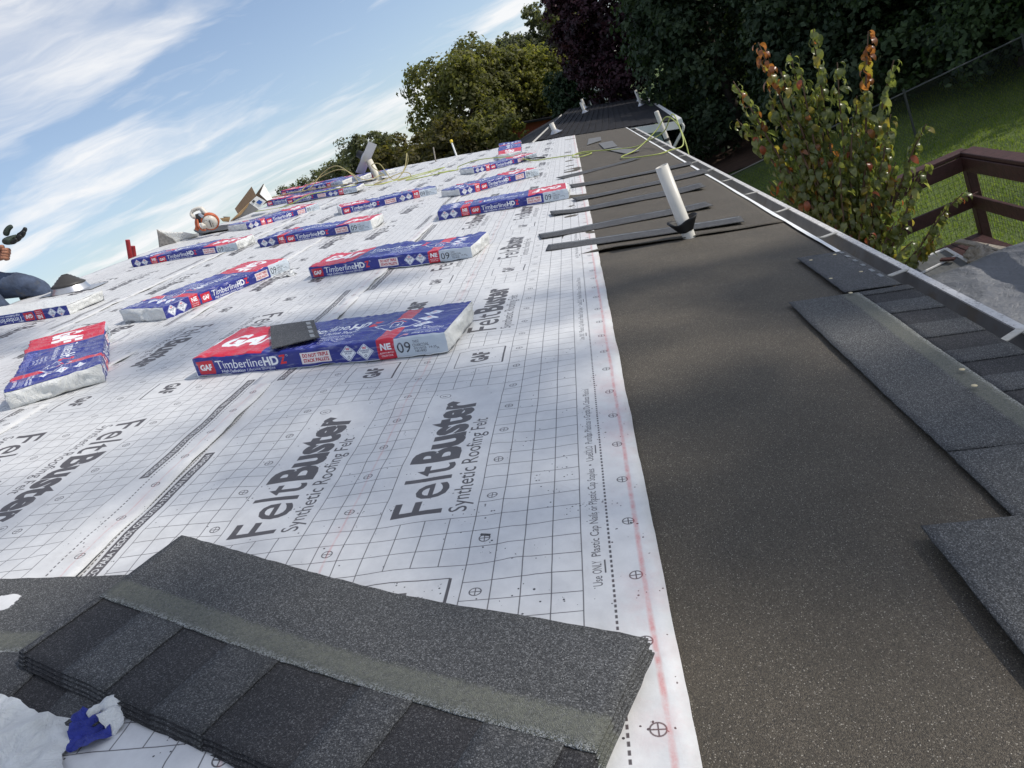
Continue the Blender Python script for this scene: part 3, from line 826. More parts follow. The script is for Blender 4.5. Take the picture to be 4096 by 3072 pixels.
# gutter with straps
LIPV, LIPN = -22.1, -0.62
gut = MB()
prof = [(-20.1, -.25), (-20.1, -2.1), (-20.35, -2.45), (-21.0, -2.6), (-21.5, -2.3), (-21.8, -1.6), (-22.0, -.95), (-22.1, -.62)]
u_a, u_b = U0, 223.8
vs2 = []
for u in (u_a, u_b):
    for v, n_ in prof: vs2.append(RP(u, v, n_))
m_ = len(prof)
gut.add(vs2, [(i, i+1, m_+i+1, m_+i) for i in range(m_-1)], False)
for off, u in ((0, u_a), (m_, u_b)): gut.add([vs2[off+i] for i in range(m_)], [tuple(range(m_))])
prof2 = [(v - (.06 if i > 0 else -.0), n_ - (.05 if 0 < i < 4 else .0)) for i, (v, n_) in enumerate(prof)]
vs3 = []
for u in (u_a+.1, u_b-.1):
    for v, n_ in prof2: vs3.append(RP(u, v, n_))
gut.add(vs3, [(m_+i, m_+i+1, i+1, i) for i in range(1, m_-1)], False)
gutter = hpart(gut, 'gutter', M_GUT)
lip = MB()
lp = [(-22.1, -.62), (-22.08, -.52), (-22.62, -.52), (-22.66, -.6), (-22.62, -.75), (-22.18, -.75)]
vl = [RP(u_a, v, n_) for v, n_ in lp] + [RP(u_b, v, n_) for v, n_ in lp]
q = len(lp)
lip.add(vl, [(i, (i+1) % q, q+(i+1) % q, q+i) for i in range(q)] + [tuple(range(q)), tuple(range(2*q-1, q-1, -1))])
lip.build('gutter_lip', M_LIP, gutter)
for u in [-21.3, -8, 5.6, 18.7] + [31.9+13.36*i for i in range(15)]:
    if u > 223: break
    s_ = MB()
    pts = [(-19.75 if u > 25 else -20.05, -.12), (-20.6, -.36), (-22.15, -.46)]
    sk = 1.7 + .5*vnoise(u, .4)
    for (v0, n0), (v1, n1), k0, k1 in ((pts[0], pts[1], 0, .25), (pts[1], pts[2], .25, 1)):
        s_.beam(RP(u+sk*k0, v0, n0), RP(u+sk*k1, v1, n1), .019, .003, EN)
    s_.build('gutter_strap', M_STRAP, gutter)

# ------------------------------------------------------------------ membrane along the eave
def sheet(name, u0, u1, v0, v1, du, dv, hfun, mat, n0, label, cat, group=None, far=None, uvf=None, ragged=None, thick=.0025):
    nu, nv = max(2, int((u1-u0)/du)), max(2, int((v1-v0)/dv))
    S, T = np.meshgrid(np.linspace(0, 1, nu+1), np.linspace(0, 1, nv+1), indexing='ij')
    Vv = v0 + (v1-v0)*T
    if ragged: Vv = Vv + ragged(u0+(u1-u0)*S)*(1-T)**8
    ue = np.vectorize(far)(Vv) if far else u1
    Uu = u0 + (ue-u0)*S
    H = hfun(Uu, Vv) + n0
    P = np.stack([Uu, Vv, H], -1).reshape(-1, 3)*CELL
    idx = np.arange((nu+1)*(nv+1)).reshape(nu+1, nv+1)
    F = np.stack([idx[:-1, :-1], idx[1:, :-1], idx[1:, 1:], idx[:-1, 1:]], -1).reshape(-1, 4)
    nV = len(P)
    # rim so that the sheet has an edge
    rim = np.concatenate([idx[:, 0], idx[-1, 1:], idx[-2::-1, -1], idx[0, -2:0:-1]])
    lower = P[rim] - np.array([0, 0, thick])
    P = np.concatenate([P, lower])
    rj = np.arange(len(rim)); rk = (rj+1) % len(rim)
    F = np.concatenate([F, np.stack([rim[rk], rim[rj], nV+rj, nV+rk], -1)])
    uv = None
    if uvf:
        uv = np.zeros((len(P), 2)); uv[:nV] = np.stack(uvf(Uu, Vv), -1).reshape(-1, 2); uv[nV:] = uv[rim]
    me = mesh_np(name, P, F, uv=uv, smooth=True)
    o = link(name, me, mat, None, ROOF)
    return tag(o, label, cat, group)

def memb_h(u, v):
    h = .05*np.exp(-(np.abs(vnoise(u*.14-v*.06+3, v*.11))/.07)**1.4) + .05*vnoise(u*.10, v*.05) + .03*vnoise(u*.32+9, v*.2)
    near = np.clip((v+19.5)/3, 0, 1)
    return h*near + .03*(1-near) + .05*np.clip(vnoise(u*.55, v*.06+4), 0.1, 1)*np.exp(-((u-70)/60)**2)*near
tag(sheet('membrane_sheet', U0, 39.3, -19.45, 1.0, .6, .6, lambda u, v: memb_h(u, v), M_MEMB, .0, 'near dark mineral membrane along the eave between the gutter and the white felt', 'roofing membrane', 'eave membrane sheets'))
def lap_h(u, v):
    e = np.exp(-((u-39.0)/1.0)**2)
    return memb_h(u, v) + .05 + e*(.12+.14*vnoise(v*.35, 1.7)+.28*np.exp(-((v+4.5)/3.0)**2)+.12*np.exp(-((v+12.5)/2)**2))
tag(sheet('membrane_sheet', 38.6, U1, -19.45, 1.0, 1.4, .8, lap_h, M_MEMB, .0, 'far dark mineral membrane running from the pipe lap to the end of the eave', 'roofing membrane', 'eave membrane sheets', far=lambda v: far_u(v)-.3))

# ------------------------------------------------------------------ printed felt courses
def felt_h(u, v):
    a = .075*vnoise(u*.33+3, v*.22+7) + .05*vnoise(u*.8, v*.5+2) + .04*vnoise(u*.12+5, v*.6+1) + .05*np.abs(vnoise(u*.5+v*.35, v*.3-u*.2))
    band = np.exp(-((v-9.7)/1.6)**2)*.07*vnoise(u*.75+31, v*.35)
    return a + band + .12 + .05*np.exp(-(np.abs(vnoise(u*.16+v*.10, v*.13-u*.05))/.05)**1.5)
def rag(seed, amp=.03):
    return lambda u: amp*vnoise(u*.35, seed) + amp*.5*vnoise(u*1.6, seed+3)
def uv_fwd(lower, ua, k=.98):
    return lambda u, v: ((u-ua)/k/REP, np.clip((v-lower)/ROLL_W, 0, 1))
def uv_rev(lower, ua, k=.98):
    return lambda u, v: ((ua-u)/k/REP, np.clip(1-(v-lower)/ROLL_W, 0, 1))
G = 'printed felt courses on the roof'
fm = felt_material('felt_first', -2.5, [(-1.93, .62, .006), (9.45, .34, .0035)])
sheet('felt_course', U0, U1, -2.5, 21.65, .55, .5, felt_h, fm, .0, 'lowest white printed felt course, red chalk line along its edge beside the dark membrane', 'roofing felt', G, far=far_u, uvf=uv_fwd(-2.5, -4.9), ragged=rag(11))
fm = felt_material('felt_second', 20.1, [(20.9, .35, .003)])
sheet('felt_course', U0, U1, 20.1, 44.25, .6, .6, lambda u, v: felt_h(u+40, v+3)+.07*np.clip(1.6-(v-20.1)*.25, .35, 1), fm, .03, 'second white printed felt course up from the membrane, under the flat shingle stack corner', 'roofing felt', G, far=far_u, uvf=uv_rev(20.1, 11.5), ragged=rag(23, .09))
fm3 = felt_material('felt_third', 38.6, [])
sheet('felt_course', U0, U1, 38.6, 62.7, .8, .8, lambda u, v: felt_h(u+90, v+5), fm3, .10, 'third white printed felt course, passing beneath the small bundle turned towards the ridge', 'roofing felt', G, far=far_u, uvf=uv_rev(38.6, 21.0), ragged=rag(37, .09))
sheet('felt_course', U0, U1, 57.0, VR+.3, .9, .9, lambda u, v: felt_h(u+150, v+8)*np.clip((VR+1-v)/2, .3, 1), fm3, .17, 'topmost white printed felt course running along the ridge against the sky', 'roofing felt', G, far=far_u, uvf=uv_rev(57.0, 30.0), ragged=rag(51, .1))

# ------------------------------------------------------------------ wrapped shingle bundles
def bundle_meshes(seed, slump=1.0, end_bulge=1.0):
    L, W, H = BL*CELL, BW*CELL, BH*CELL
    r = .007
    rs = np.random.RandomState(seed)
    o1, o2, o3 = rs.rand(3)*60
    def shape(P, wild):
        """round the edges of the box and crumple it"""
        c = np.stack([np.clip(P[:, 0], -L/2+r, L/2-r), np.clip(P[:, 1], -W/2+r, W/2-r), np.clip(P[:, 2], r, H-r)], -1)
        d = P - c; n = np.linalg.norm(d, axis=1, keepdims=True); n[n < 1e-9] = 1
        Nn = d/n
        Q = c + Nn*r
        x, y, z = P[:, 0], P[:, 1], P[:, 2]
        k = .0022*vnoise(x*28+o1, y*11+z*30+o2) + .0016*vnoise(x*70+o2, y*32+z*60) + .003*vnoise(x*6+o3, y*6+z*9+o1)
        k = k*wild*1.7
        # film gathers at the long top edges
        edge = np.exp(-((np.abs(y)-W/2)/.02)**2)*np.clip(z/H, 0, 1)
        k = k + edge*.003*vnoise(x*60+o3, 2.2)*wild
        Q = Q + Nn*k[:, None]
        Q[:, 2] += slump*(.006*vnoise(x*3.1+o2, y*2.5+o1)*(z/H)) + .0018*np.sin(x*5+o3)
        Q[:, 2] = np.maximum(Q[:, 2], .0008)
        return Q
    def grid(fn, nu, nv):
        a, b = np.meshgrid(np.linspace(0, 1, nu+1), np.linspace(0, 1, nv+1), indexing='ij')
        P = fn(a.ravel(), b.ravel())
        i = np.arange((nu+1)*(nv+1)).reshape(nu+1, nv+1)
        F = np.stack([i[:-1, :-1], i[1:, :-1], i[1:, 1:], i[:-1, 1:]], -1).reshape(-1, 4)
        return P, F
    # sleeve: unrolled front, top, rear, bottom
    T = 2*BH + BW
    per = np.concatenate([np.linspace(0, BH, 8), BH+np.linspace(.12, BW-.12, 26), BH+BW+np.linspace(0, BH, 8), 2*BH+BW+np.linspace(.5, BW, 8)])
    nx = 90
    xs = np.linspace(-L/2, L/2, nx+1)
    def unroll(p):
        p = np.asarray(p)
        y = np.where(p <= BH, -BW/2, np.where(p <= BH+BW, p-BH-BW/2, np.where(p <= 2*BH+BW, BW/2, BW/2-(p-2*BH-BW))))
        z = np.where(p <= BH, p, np.where(p <= BH+BW, BH, np.where(p <= 2*BH+BW, 2*BH+BW-p, 0)))
        return y*CELL, z*CELL
    A, B = np.meshgrid(xs, per, indexing='ij')
    y, z = unroll(B)
    P = shape(np.stack([A.ravel(), y.ravel(), z.ravel()], -1), 1.0)
    i = np.arange(A.size).reshape(A.shape)
    F = np.stack([i[:-1, :-1], i[1:, :-1], i[1:, 1:], i[:-1, 1:]], -1).reshape(-1, 4)
    uvx = (A.ravel()+L/2)/L; uvy = B.ravel()/T
    under = B.ravel() > T
    uvy = np.where(under, 0.001, uvy); 
    uv = np.stack([uvx, uvy], -1)
    # bottom is plain white film: separate faces
    midp = (np.arange(len(per)-1))
    Fm = F.reshape(nx, len(per)-1, 4)
    nb = 42-1
    sleeve = mesh_np('wrapper', P, Fm[:, :nb].reshape(-1, 4), uv=uv, smooth=True)
    base = mesh_np('wrapper_underside', P, Fm[:, nb-0:].reshape(-1, 4), smooth=True)
    ends = []
    for sgn in (-1, 1):
        yy = np.linspace(-W/2, W/2, 27); zz_ = np.linspace(0, H, 9)
        Y, Z = np.meshgrid(yy, zz_, indexing='ij')
        Q = shape(np.stack([np.full(Y.size, sgn*L/2), Y.ravel(), Z.ravel()], -1), 1.4)
        inner = (np.clip(1-np.abs(Y.ravel())/(W/2), 0, 1)*np.clip(np.minimum(Z.ravel(), H-Z.ravel())/(H*.25), 0, 1))**.5
        Q[:, 0] += sgn*end_bulge*(.012*inner + .006*inner*vnoise(Y.ravel()*45+o1, Z.ravel()*45+sgn) + .004*inner*vnoise(Y.ravel()*120, Z.ravel()*90))
        j = np.arange(Y.size).reshape(Y.shape)
        Fe = np.stack([j[:-1, :-1], j[1:, :-1], j[1:, 1:], j[:-1, 1:]], -1).reshape(-1, 4)
        if sgn < 0: Fe = Fe[:, ::-1]
        ends.append(mesh_np('end_fold', Q, Fe, smooth=True))
    return sleeve, base, ends
BMESH = [bundle_meshes(3+5*i, .8+.3*(i % 2)) for i in range(4)]
nb_ = [0]
def bundle(M, label):
    sl, base, ends = BMESH[nb_[0] % 4]; nb_[0] += 1
    t = empty('shingle_bundle', M, label, 'shingle bundle', 'wrapped shingle bundles laid out on the roof')
    link('wrapper', sl, M_WRAP, t)
    link('wrapper_underside', base, M_WHITEFILM, t)
    for e in ends: link('end_fold', e, M_WHITEFILM, t)
    return t
def place(u, v, ang, label, flip=False, n=.14, over=False, tilt=0.0):
    """(u, v): near left bottom corner as seen from the camera, ang: direction of the near long side."""
    a = rad(ang)
    cu = u + math.cos(a)*BL/2 - math.sin(a)*BW/2
    cv = v + math.sin(a)*BL/2 + math.cos(a)*BW/2
    M = RF(cu, cv, ang + (180 if flip else 0), n)
    if over: M = M @ Matrix.Translation((0, 0, BH*CELL)) @ Matrix.Rotation(math.pi, 4, 'X')
    return bundle(M, label)
place(18.0, 27.5, -98.1, 'nearest blue and red shingle bundle with a loose black shingle piece on top')
place(48.8, 29.6, -99.6, 'bundle lying square to the eave, next one up-roof behind the bundle with the black piece', )
place(77.6, 19.6, -88.7, 'bundle whose right end reaches almost to the loose dark strips, red panel there', True)
place(105.9, 20.3, -47.9, 'slanted bundle with grey-white near end, between the label-side bundle and hose', True)
place(148.9, 22.9, -50.0, 'slanted bundle crossed by the green hose, just in front of the end-on bundle', True)
_t = bundle(RF(177.6+math.cos(rad(3))*BL/2, 16.1+math.sin(rad(3))*BL/2, 3, 1.35) @ Matrix.Rotation(rad(-6), 4, 'Y'), 'farthest bundle near the membrane, end-on and tilted, white near end behind the hose')
place(109.9, 44.6, -67.0, 'mid-roof bundle whose pale left end casts a shadow on open felt')
place(82.8, 50.3, -93.8, 'long mid-roof bundle just right of the one whose white end touches it', True)
place(113.2, 65.8, -30.0, 'slanted bundle near the ridge beside the black strip under the saw', True)
place(85.9, 74.4, -93.0, 'bundle below the folded felt flap, its far white end against a neighbouring bundle', True)
place(39.5, 42.0, -19.6, 'strongly turned bundle running up the roof, left of the second row', True)
a12 = rad(-94.0)
place(51.2-math.cos(a12)*BL, 61.4-math.sin(a12)*BL, -94.0, 'upside-down bundle with blank white face up, in front of the kneeling roofer', False, over=True)
_d13 = rad(-147.6)
bundle(RF(18.7-math.cos(_d13)*BL/2, 39.0-math.sin(_d13)*BL/2, -147.6, .14), 'bundle lying end-on at the left edge, its white end facing the camera')
place(156.5, 74.0, -91.5, 'front bundle of the far cluster under the tangled hose, its whole label showing', n=.5)
place(163.8, 82.6, -92.0, 'red-topped bundle half hidden at the left of the far cluster beside the carton', n=.4)
place(174.6, 81.8, -97.0, 'bundle lying underneath the upper one of the far cluster, mostly hidden')
place(174.0, 82.1, -97.0, 'upper bundle of the far cluster seen through the loop of hose', n=1.62)
place(184.5, 79.0, -103.0, 'rearmost red-topped bundle of the far cluster near the ridge', n=1.5)
place(191.5, 73.4, -100.0, 'bundle behind the far white vent pipe with the tilted flashing', n=1.1)

# ------------------------------------------------------------------ laminated shingles
def shingle_sheet(L, W, nfun, thick, nx=40, ny=14, x0=0.0, y0=0.0):
    """Closed thin sheet over [x0,x0+L]x[y0,y0+W] riding on nfun(x, y)."""
    a, b = np.meshgrid(np.linspace(x0, x0+L, nx+1), np.linspace(y0, y0+W, ny+1), indexing='ij')
    # slightly nibbled edges
    jj = .0012
    b = b + np.where(b == b.min(), jj*vnoise(a*90, 1.1), 0) + np.where(b == b.max(), jj*vnoise(a*90, 5.1), 0)
    a = a + np.where(a == a.max(), jj*vnoise(b*90, 9.1), 0) + np.where(a == a.min(), jj*vnoise(b*90, 4.1), 0)
    z = nfun(a, b)
    P = np.stack([a, b, z], -1).reshape(-1, 3)
    idx = np.arange(a.size).reshape(a.shape)
    F = np.stack([idx[:-1, :-1], idx[1:, :-1], idx[1:, 1:], idx[:-1, 1:]], -1).reshape(-1, 4)
    n = len(P)
    Pb = P.copy(); Pb[:, 2] -= thick
    rim = np.concatenate([idx[:, 0], idx[-1, 1:], idx[-2::-1, -1], idx[0, -2:0:-1]])
    j = np.arange(len(rim)); k = (j+1) % len(rim)
    side = np.stack([rim[k], rim[j], rim[j]+n, rim[k]+n], -1)
    F = np.concatenate([F, F[:, ::-1]+n, side])
    return mesh_np('sheet', np.concatenate([P, Pb]), F, smooth=False)

SH_L, SH_W = 19.4*CELL, 6.9*CELL
EXPO = 2.85*CELL
# local x runs along the shingle, y from exposure edge (-EXPO) up to the headlap, y=0 is the lower edge of the sealant band
def laminated(M, label, group, recess, nfun=lambda x, y: 0*x, L=SH_L, flipx=False, name='laminated_shingle', sheets=1, width=SH_W):
    t = empty(name, M, label, 'shingle', group)
    head = shingle_sheet(L, width-EXPO, lambda x, y: nfun(x, y)+.0030, .0026, 48, 10, 0, 0.0)
    link('headlap', head, M_GRAN_H, t)
    base = shingle_sheet(L, EXPO, lambda x, y: nfun(x, y)+.0008, .0020, 48, 8, 0, -EXPO)
    link('base_layer', base, M_GRAN_D, t)
    edges = [0.0] + [e for ab in recess for e in ab] + [L/CELL]
    k = 0
    for i in range(0, len(edges)-1, 2):
        a, b = edges[i]*CELL, edges[i+1]*CELL
        if b-a < .004: continue
        sh = .007
        me = shingle_sheet(b-a, EXPO-.001, lambda x, y: nfun(x, y)+.0033, .0023, max(4, int((b-a)/.02)), 7, a, -EXPO+.0005)
        link('tab', me, (M_GRAN_M, M_GRAN_L, M_GRAN_M)[k % 3], t); k += 1
    return t

# eave course at the right: starter, first laminated shingles, second course coming in at the corner
GS = 'shingles already nailed along the eave'
st = empty('starter_shingle', RF(15.3, -19.8, 0, .17), 'plain black starter strip along the gutter beside the drip edge', 'shingle', GS)
me = shingle_sheet(9.6*CELL, 3.3*CELL, lambda x, y: .0035+.001*vnoise(x*9, y*9), .003, 24, 8)
link('strip', me, M_STRIP, st)
for x in (1.9, 3.3, 4.9, 6.2, 7.6, 8.8):
    mb = MB(); mb.box((x*CELL, .012, .0042), (x*CELL+.03+.01*vnoise(x, 2), .024, .0049)); mb.build('sealant_dash', M_SEALDASH, st)
rec1 = [(.8, 2.5), (4.5, 6.5), (8.5, 10.4), (11.9, 13.6), (15.2, 17.1)]
def sag1(x, y): return .003 + .0025*vnoise(x*4+2, y*5) + np.clip(y-.1, 0, 1)*.01*vnoise(x*7+8, 1.0)
# x along -u: frame turned 180 so that local y points down-slope; build with mirrored recess list instead
def eave_frame(u_end, v_seal, n): return RF(u_end, v_seal, 0, n)
def mirror(rec, L=19.4): return [(L-b, L-a) for a, b in reversed(rec)]
laminated(eave_frame(14.9-19.4, -17.15, .12), 'first laminated eave shingle with pale green seal band, next to starter strip', GS, mirror(rec1), sag1)
laminated(eave_frame(-4.55-19.4, -17.15, .12), 'second laminated shingle of the eave row, mostly under the corner shingle', GS, mirror(rec1), sag1)
laminated(eave_frame(-8.9-19.4, -14.35, .30), 'shingle of the next row up, its sharp corner on the dark membrane', GS, mirror([(1.2, 3.2), (6, 8), (11, 13)]), lambda x, y: .004+.003*vnoise(x*4+7, y*5))
GN = 'nails in the eave shingles'
for u, v, lab, n_ in ((23.7, -17.1, 'tan nail head at the upper far corner of the starter strip', .24), (24.2, -18.9, 'tan nail head near the drip edge end of the starter strip', .24), (19.0, -18.8, 'tan nail head in the middle of the starter strip, nearer the gutter', .24),
                (18.5, -16.75, 'tan nail head at the upper edge of the starter strip, middle', .24), (14.6, -16.6, 'tan nail head at the far end of the green seal band', .36), (1.9, -16.7, 'tan nail head on the green seal band, farther of the close pair', .36), (.2, -16.35, 'tan nail head on the green seal band, nearer of the close pair', .36)):
    mb = MB(); mb.lathe([(0, .0022), (.0045, .0016), (.006, .001), (.006, 0)], seg=14)
    o = mb.build('roofing_nail', M_NAIL, None, RF(u, v, 0, n_)); tag(o, lab, 'nail', GN)

# open stack at the front: top sheet and three more under it
A_ST = -114.5
def stack_bend(x, y):
    t = x/SH_L
    return .014*np.cos(t*math.pi*1.0)**2*(.4+.6*(y+EXPO)/SH_W) - .010*np.sin(t*math.pi)*(y > -1)*(.3+.7*(y+EXPO)/SH_W) + .002*vnoise(x*5, y*6)
recS = [(.3, 2.6), (4.8, 7.0), (9.2, 12.4), (14.2, 16.4), (18.6, 19.35)]
# frame origin: left end on the lower edge of the seal band
_cu, _cv = -8.3, 17.4
GST = 'loose shingles of the opened stack in the foreground'
lab = ['top charcoal shingle of the opened foreground stack, green seal band across it', 'second shingle down in the foreground stack, only its cut edge showing',
       'third shingle down in the foreground stack, only its cut edge showing', 'lowest shingle of the foreground stack, resting on the shingle below its left corner']
for i in range(4):
    M = RF(_cu - .10*i, _cv - .03*i, A_ST + .06*i*(1 if i % 2 else -1), .54 - .088*i)
    laminated(M, lab[i], GST, recS, stack_bend, width=6.5*CELL)
# lower shingles to the left, in their torn wrapper
def low_bend(x, y): return .002*vnoise(x*5+4, y*6)
for i, lb in enumerate(('flat charcoal shingle under the left corner of the foreground stack', 'shingle beneath the flat one at the left edge, inside the torn wrapper')):
    dv = Vector((math.cos(rad(-97)), math.sin(rad(-97))))
    o_ = Vector((-11.05 - .1*i, 13.6 + .5*i)) - dv*19.4
    laminated(RF(o_.x, o_.y, -97, .24-.09*i), lb, GST, [(1.5, 3.4), (6, 8.2), (10.4, 12.6), (15.4, 17.3)], low_bend)

# torn wrapper film
def film(name, pts, mat, label, cat, n0=.12, amp=.25, freq=.5, seed=1, parent=None, sub=.35):
    """Crumpled film over a polygon given in roof squares."""
    me = bpy.data.meshes.new(name)
    bm_ = bmesh.new()
    vs_ = [bm_.verts.new((p[0], p[1], 0)) for p in pts]
    bm_.faces.new(vs_)
    bmesh.ops.triangulate(bm_, faces=bm_.faces[:])
    for _ in range(7):
        es = [e for e in bm_.edges if e.calc_length() > sub]
        if not es: break
        bmesh.ops.subdivide_edges(bm_, edges=es, cuts=1)
        bmesh.ops.triangulate(bm_, faces=bm_.faces[:])
    for v in bm_.verts:
        x, y = v.co.x, v.co.y
        h = n0 + amp*abs(float(vnoise(x*freq+seed, y*freq+seed*2))) + amp*.6*(.5-abs(float(vnoise(x*freq*2.6+y*freq*1.3, y*freq*2.2+seed)))) + amp*.3*(.5-abs(float(vnoise(x*freq*6-y*freq*5, y*freq*5+seed+x*freq*2))))
        edge = any(e.is_boundary for e in v.link_edges)
        if edge and seed > 0:
            v.co.x += .06*float(vnoise(x*5+y*7, seed)); v.co.y += .06*float(vnoise(y*6, x*5+seed))
        v.co.z = max(h, .1)
    bmesh.ops.scale(bm_, vec=(CELL, CELL, CELL), verts=bm_.verts[:])
    bm_.to_mesh(me); bm_.free()
    me.polygons.foreach_set('use_smooth', [True]*len(me.polygons)); me.update()
    return link(name, me, mat, parent, ROOF if parent is None else None)
tw = empty('torn_wrapper', ROOF, 'torn white and blue plastic wrapper of the opened bundle at lower left', 'plastic wrapper')
film('white_sheet', [(-12.4, 18.9), (-12.7, 17.6), (-13.3, 16.2), (-13.6, 14.6), (-14.2, 14.4), (-14.8, 14.3), (-15.6, 13.6), (-20, 12), (-24, 18), (-15.5, 24.5)], M_WHITEFILM, None, None, .34, .34, .42, 3, tw, .22)
film('blue_scrap', [(-13.4, 14.85), (-13.3, 14.2), (-13.6, 13.75), (-14.2, 13.2), (-14.65, 13.45), (-14.7, 14.25), (-14.1, 14.5)], M_BLUEFILM, None, None, .22, .28, 1.3, 5, tw, .15)
mb = MB(); mb.tube(catmull([RP(-13.55, 14.35, .35), RP(-13.3, 14.1, .38), RP(-13.15, 13.85, .30), RP(-12.95, 13.6, .14)], 6), [.006, .008, .009, .008, .009, .008, .007, .009, .012, .014, .014, .015, .015, .016, .018, .018, .018, .018, .02][:19], 7)
o = mb.build('twisted_film', M_WHITEFILM, tw, ROOF.inverted())
film('white_flap', [(-13.65, 13.95), (-13.2, 13.55), (-13.9, 13.0), (-14.25, 13.35)], M_WHITEFILM, None, None, .14, .35, .8, 8, tw, .2)
film('edge_strip', [(-5.3, 26), (-6.1, 18.9), (-7.6, 18.4), (-7.6, 26)], M_WHITEFILM, None, None, .1, .01, .5, 9, tw, .4)

# shingle offcut on the nearest bundle
oc = empty('shingle_offcut', RF(20.35, 20.4, -101, BH+.30), 'square black shingle offcut with grey sealant dashes lying on the nearest bundle', 'shingle offcut')
corners = [RF(20.35, 20.4, -101, BH+.30).inverted() @ RP(u, v, BH+.3) for u, v in ((23.4, 23.5), (23.1, 19.8), (18.0, 17.6), (16.9, 20.7))]
mb = MB(); mb.prism([(c.x, c.y) for c in corners][::-1], .0, .0035)
mb.build('granule_face', M_STRIP, oc)
c0, c1, c2, c3 = corners
for k in range(4):
    f0, f1 = .1+.24*k, .26+.24*k
    a = c1.lerp(c2, f0); b = c1.lerp(c2, f1); inw = (c0-c1).normalized()
    mb = MB(); mb.prism([((a+inw*s_).x, (a+inw*s_).y) for s_ in (.018,)] + [((a+inw*.036).x, (a+inw*.036).y), ((b+inw*.033).x, (b+inw*.033).y), ((b+inw*.016).x, (b+inw*.016).y)], .0037, .0043)
    mb.build('sealant_dash', M_SEALDASH, oc)

# loose dark strips lying across felt edge and membrane
GL = 'loose dark starter strips laid across the membrane'
def strip(p0, p1, w, label, twist=0.0, lift=.35, seed=0):
    lift *= .55; twist *= .5
    a, b = Vector(p0), Vector(p1)
    ang = math.degrees(math.atan2(b.y-a.y, b.x-a.x)); L = (b-a).length*CELL; W_ = w*CELL
    def nf(x, y):
        t = x/L
        return .011 + lift*CELL*(.5*vnoise(t*2.4+seed, .3)**2 + .35*np.exp(-(t/.12)**2) + .5*np.exp(-((1-t)/.10)**2)) + twist*(y/W_)*CELL*(.6+.4*np.sin(t*5+seed))
    t_ = empty('shingle_strip', RF(a.x, a.y, ang, 0), label, 'shingle strip', GL)
    link('strip', shingle_sheet(L, W_, nf, .003, 40, 5), M_STRIP, t_)
    mb = MB()
    pts = [Vector((x, W_*.86, float(nf(np.array(x), np.array(W_*.86)))+.0004)) for x in np.linspace(.01, L-.01, 40)]
    vs_, fs_ = [], []
    for i, p in enumerate(pts):
        d = .006 + .004*float(vnoise(i*.9, seed)); vs_ += [p+Vector((0, -d, 0)), p+Vector((0, d, 0))]
        if i: fs_.append((2*i-2, 2*i, 2*i+1, 2*i-1))
    mb.add(vs_, fs_); mb.build('sealant_line', M_SEALDASH, t_)
    return t_
strip((103.8, 1.0), (115, -13.8), 2.2, 'farthest loose dark strip, slanting away towards the green hose', .5, .3, 1)
strip((88.9, -.3), (91.2, -19.9), 2.0, 'long dark strip reaching the drip edge, second from the hose', .6, .4, 2)
strip((73.2, -.9), (78.6, -20.2), 2.2, 'long dark strip reaching the drip edge, third from the hose', .6, .5, 3)
strip((63.4, 2.4), (64.9, -17.1), 2.7, 'dark strip with a curled right end just behind the white pipe top', .5, .9, 4)
strip((49.2, 3.3), (51.6, -15.5), 2.7, 'dark strip with a pale sealant line passing behind the white pipe', .4, .5, 5)
strip((42.4, 2.6), (40.6, -16.3), 2.7, 'nearest loose dark strip, beside the black collar of the white pipe', .2, .4, 6)
GP = 'offcuts lying on the far membrane'
for (pts, lb) in (([(199.5, -6.3), (198.5, -9.9), (183, -9.4), (175.5, -5.2)], 'small grey offcut on the far membrane, nearest the felt edge'),
                  ([(173, -8.2), (173.5, -11.9), (152.5, -11.9), (152, -8.7)], 'grey offcut in the middle of the far membrane'),
                  ([(149, -8.9), (150, -11.6), (131, -15.2), (128.5, -12.3)], 'grey offcut partly under the green hose on the far membrane')):
    mb = MB(); mb.prism([(u*CELL, v*CELL) for u, v in pts], .012, .016)
    o = mb.build('shingle_scrap', M_SCRAP, None, ROOF); tag(o, lb, 'offcut', GP)
# ------------------------------------------------------------------ vent pipes on our roof
def upright(p): return Matrix.Translation(p)
p0 = RP(39.1, -10.9, .2)
vp = empty('vent_pipe', upright(p0), 'scuffed white plastic vent pipe with a torn black collar, rising from the dark membrane', 'vent pipe')
H = .345
mb = MB()
mb.lathe([(.0300, -.06), (.0300, H), (.0255, H), (.0255, H-.09), (.0, H-.09)], seg=28)
mb.build('pipe', M_PVC, vp)
# collar: two rubber flaps standing up round the base
mb = MB()
seg = 28; rows_ = 6
vsx, fsx = [], []
for j in range(rows_+1):
    t = j/rows_
    for i in range(seg):
        a = 2*math.pi*i/seg
        lobe = .5+.5*math.cos(2*(a-rad(80)))
        r_ = .032 + t*(.010+.030*lobe) + .002*math.sin(5*a)
        z_ = .022 + t*(.048+.016*lobe - .006*math.sin(3*a+1))
        vsx.append((r_*math.cos(a), r_*math.sin(a), z_ - .0*r_))
    if j:
        fsx += [((j-1)*seg+i, (j-1)*seg+(i+1) % seg, j*seg+(i+1) % seg, j*seg+i) for i in range(seg)]
mb.add(vsx, fsx, True)
o = mb.build('collar', M_RUBBER, vp)
sm = o.modifiers.new('thick', 'SOLIDIFY'); sm.thickness = .003

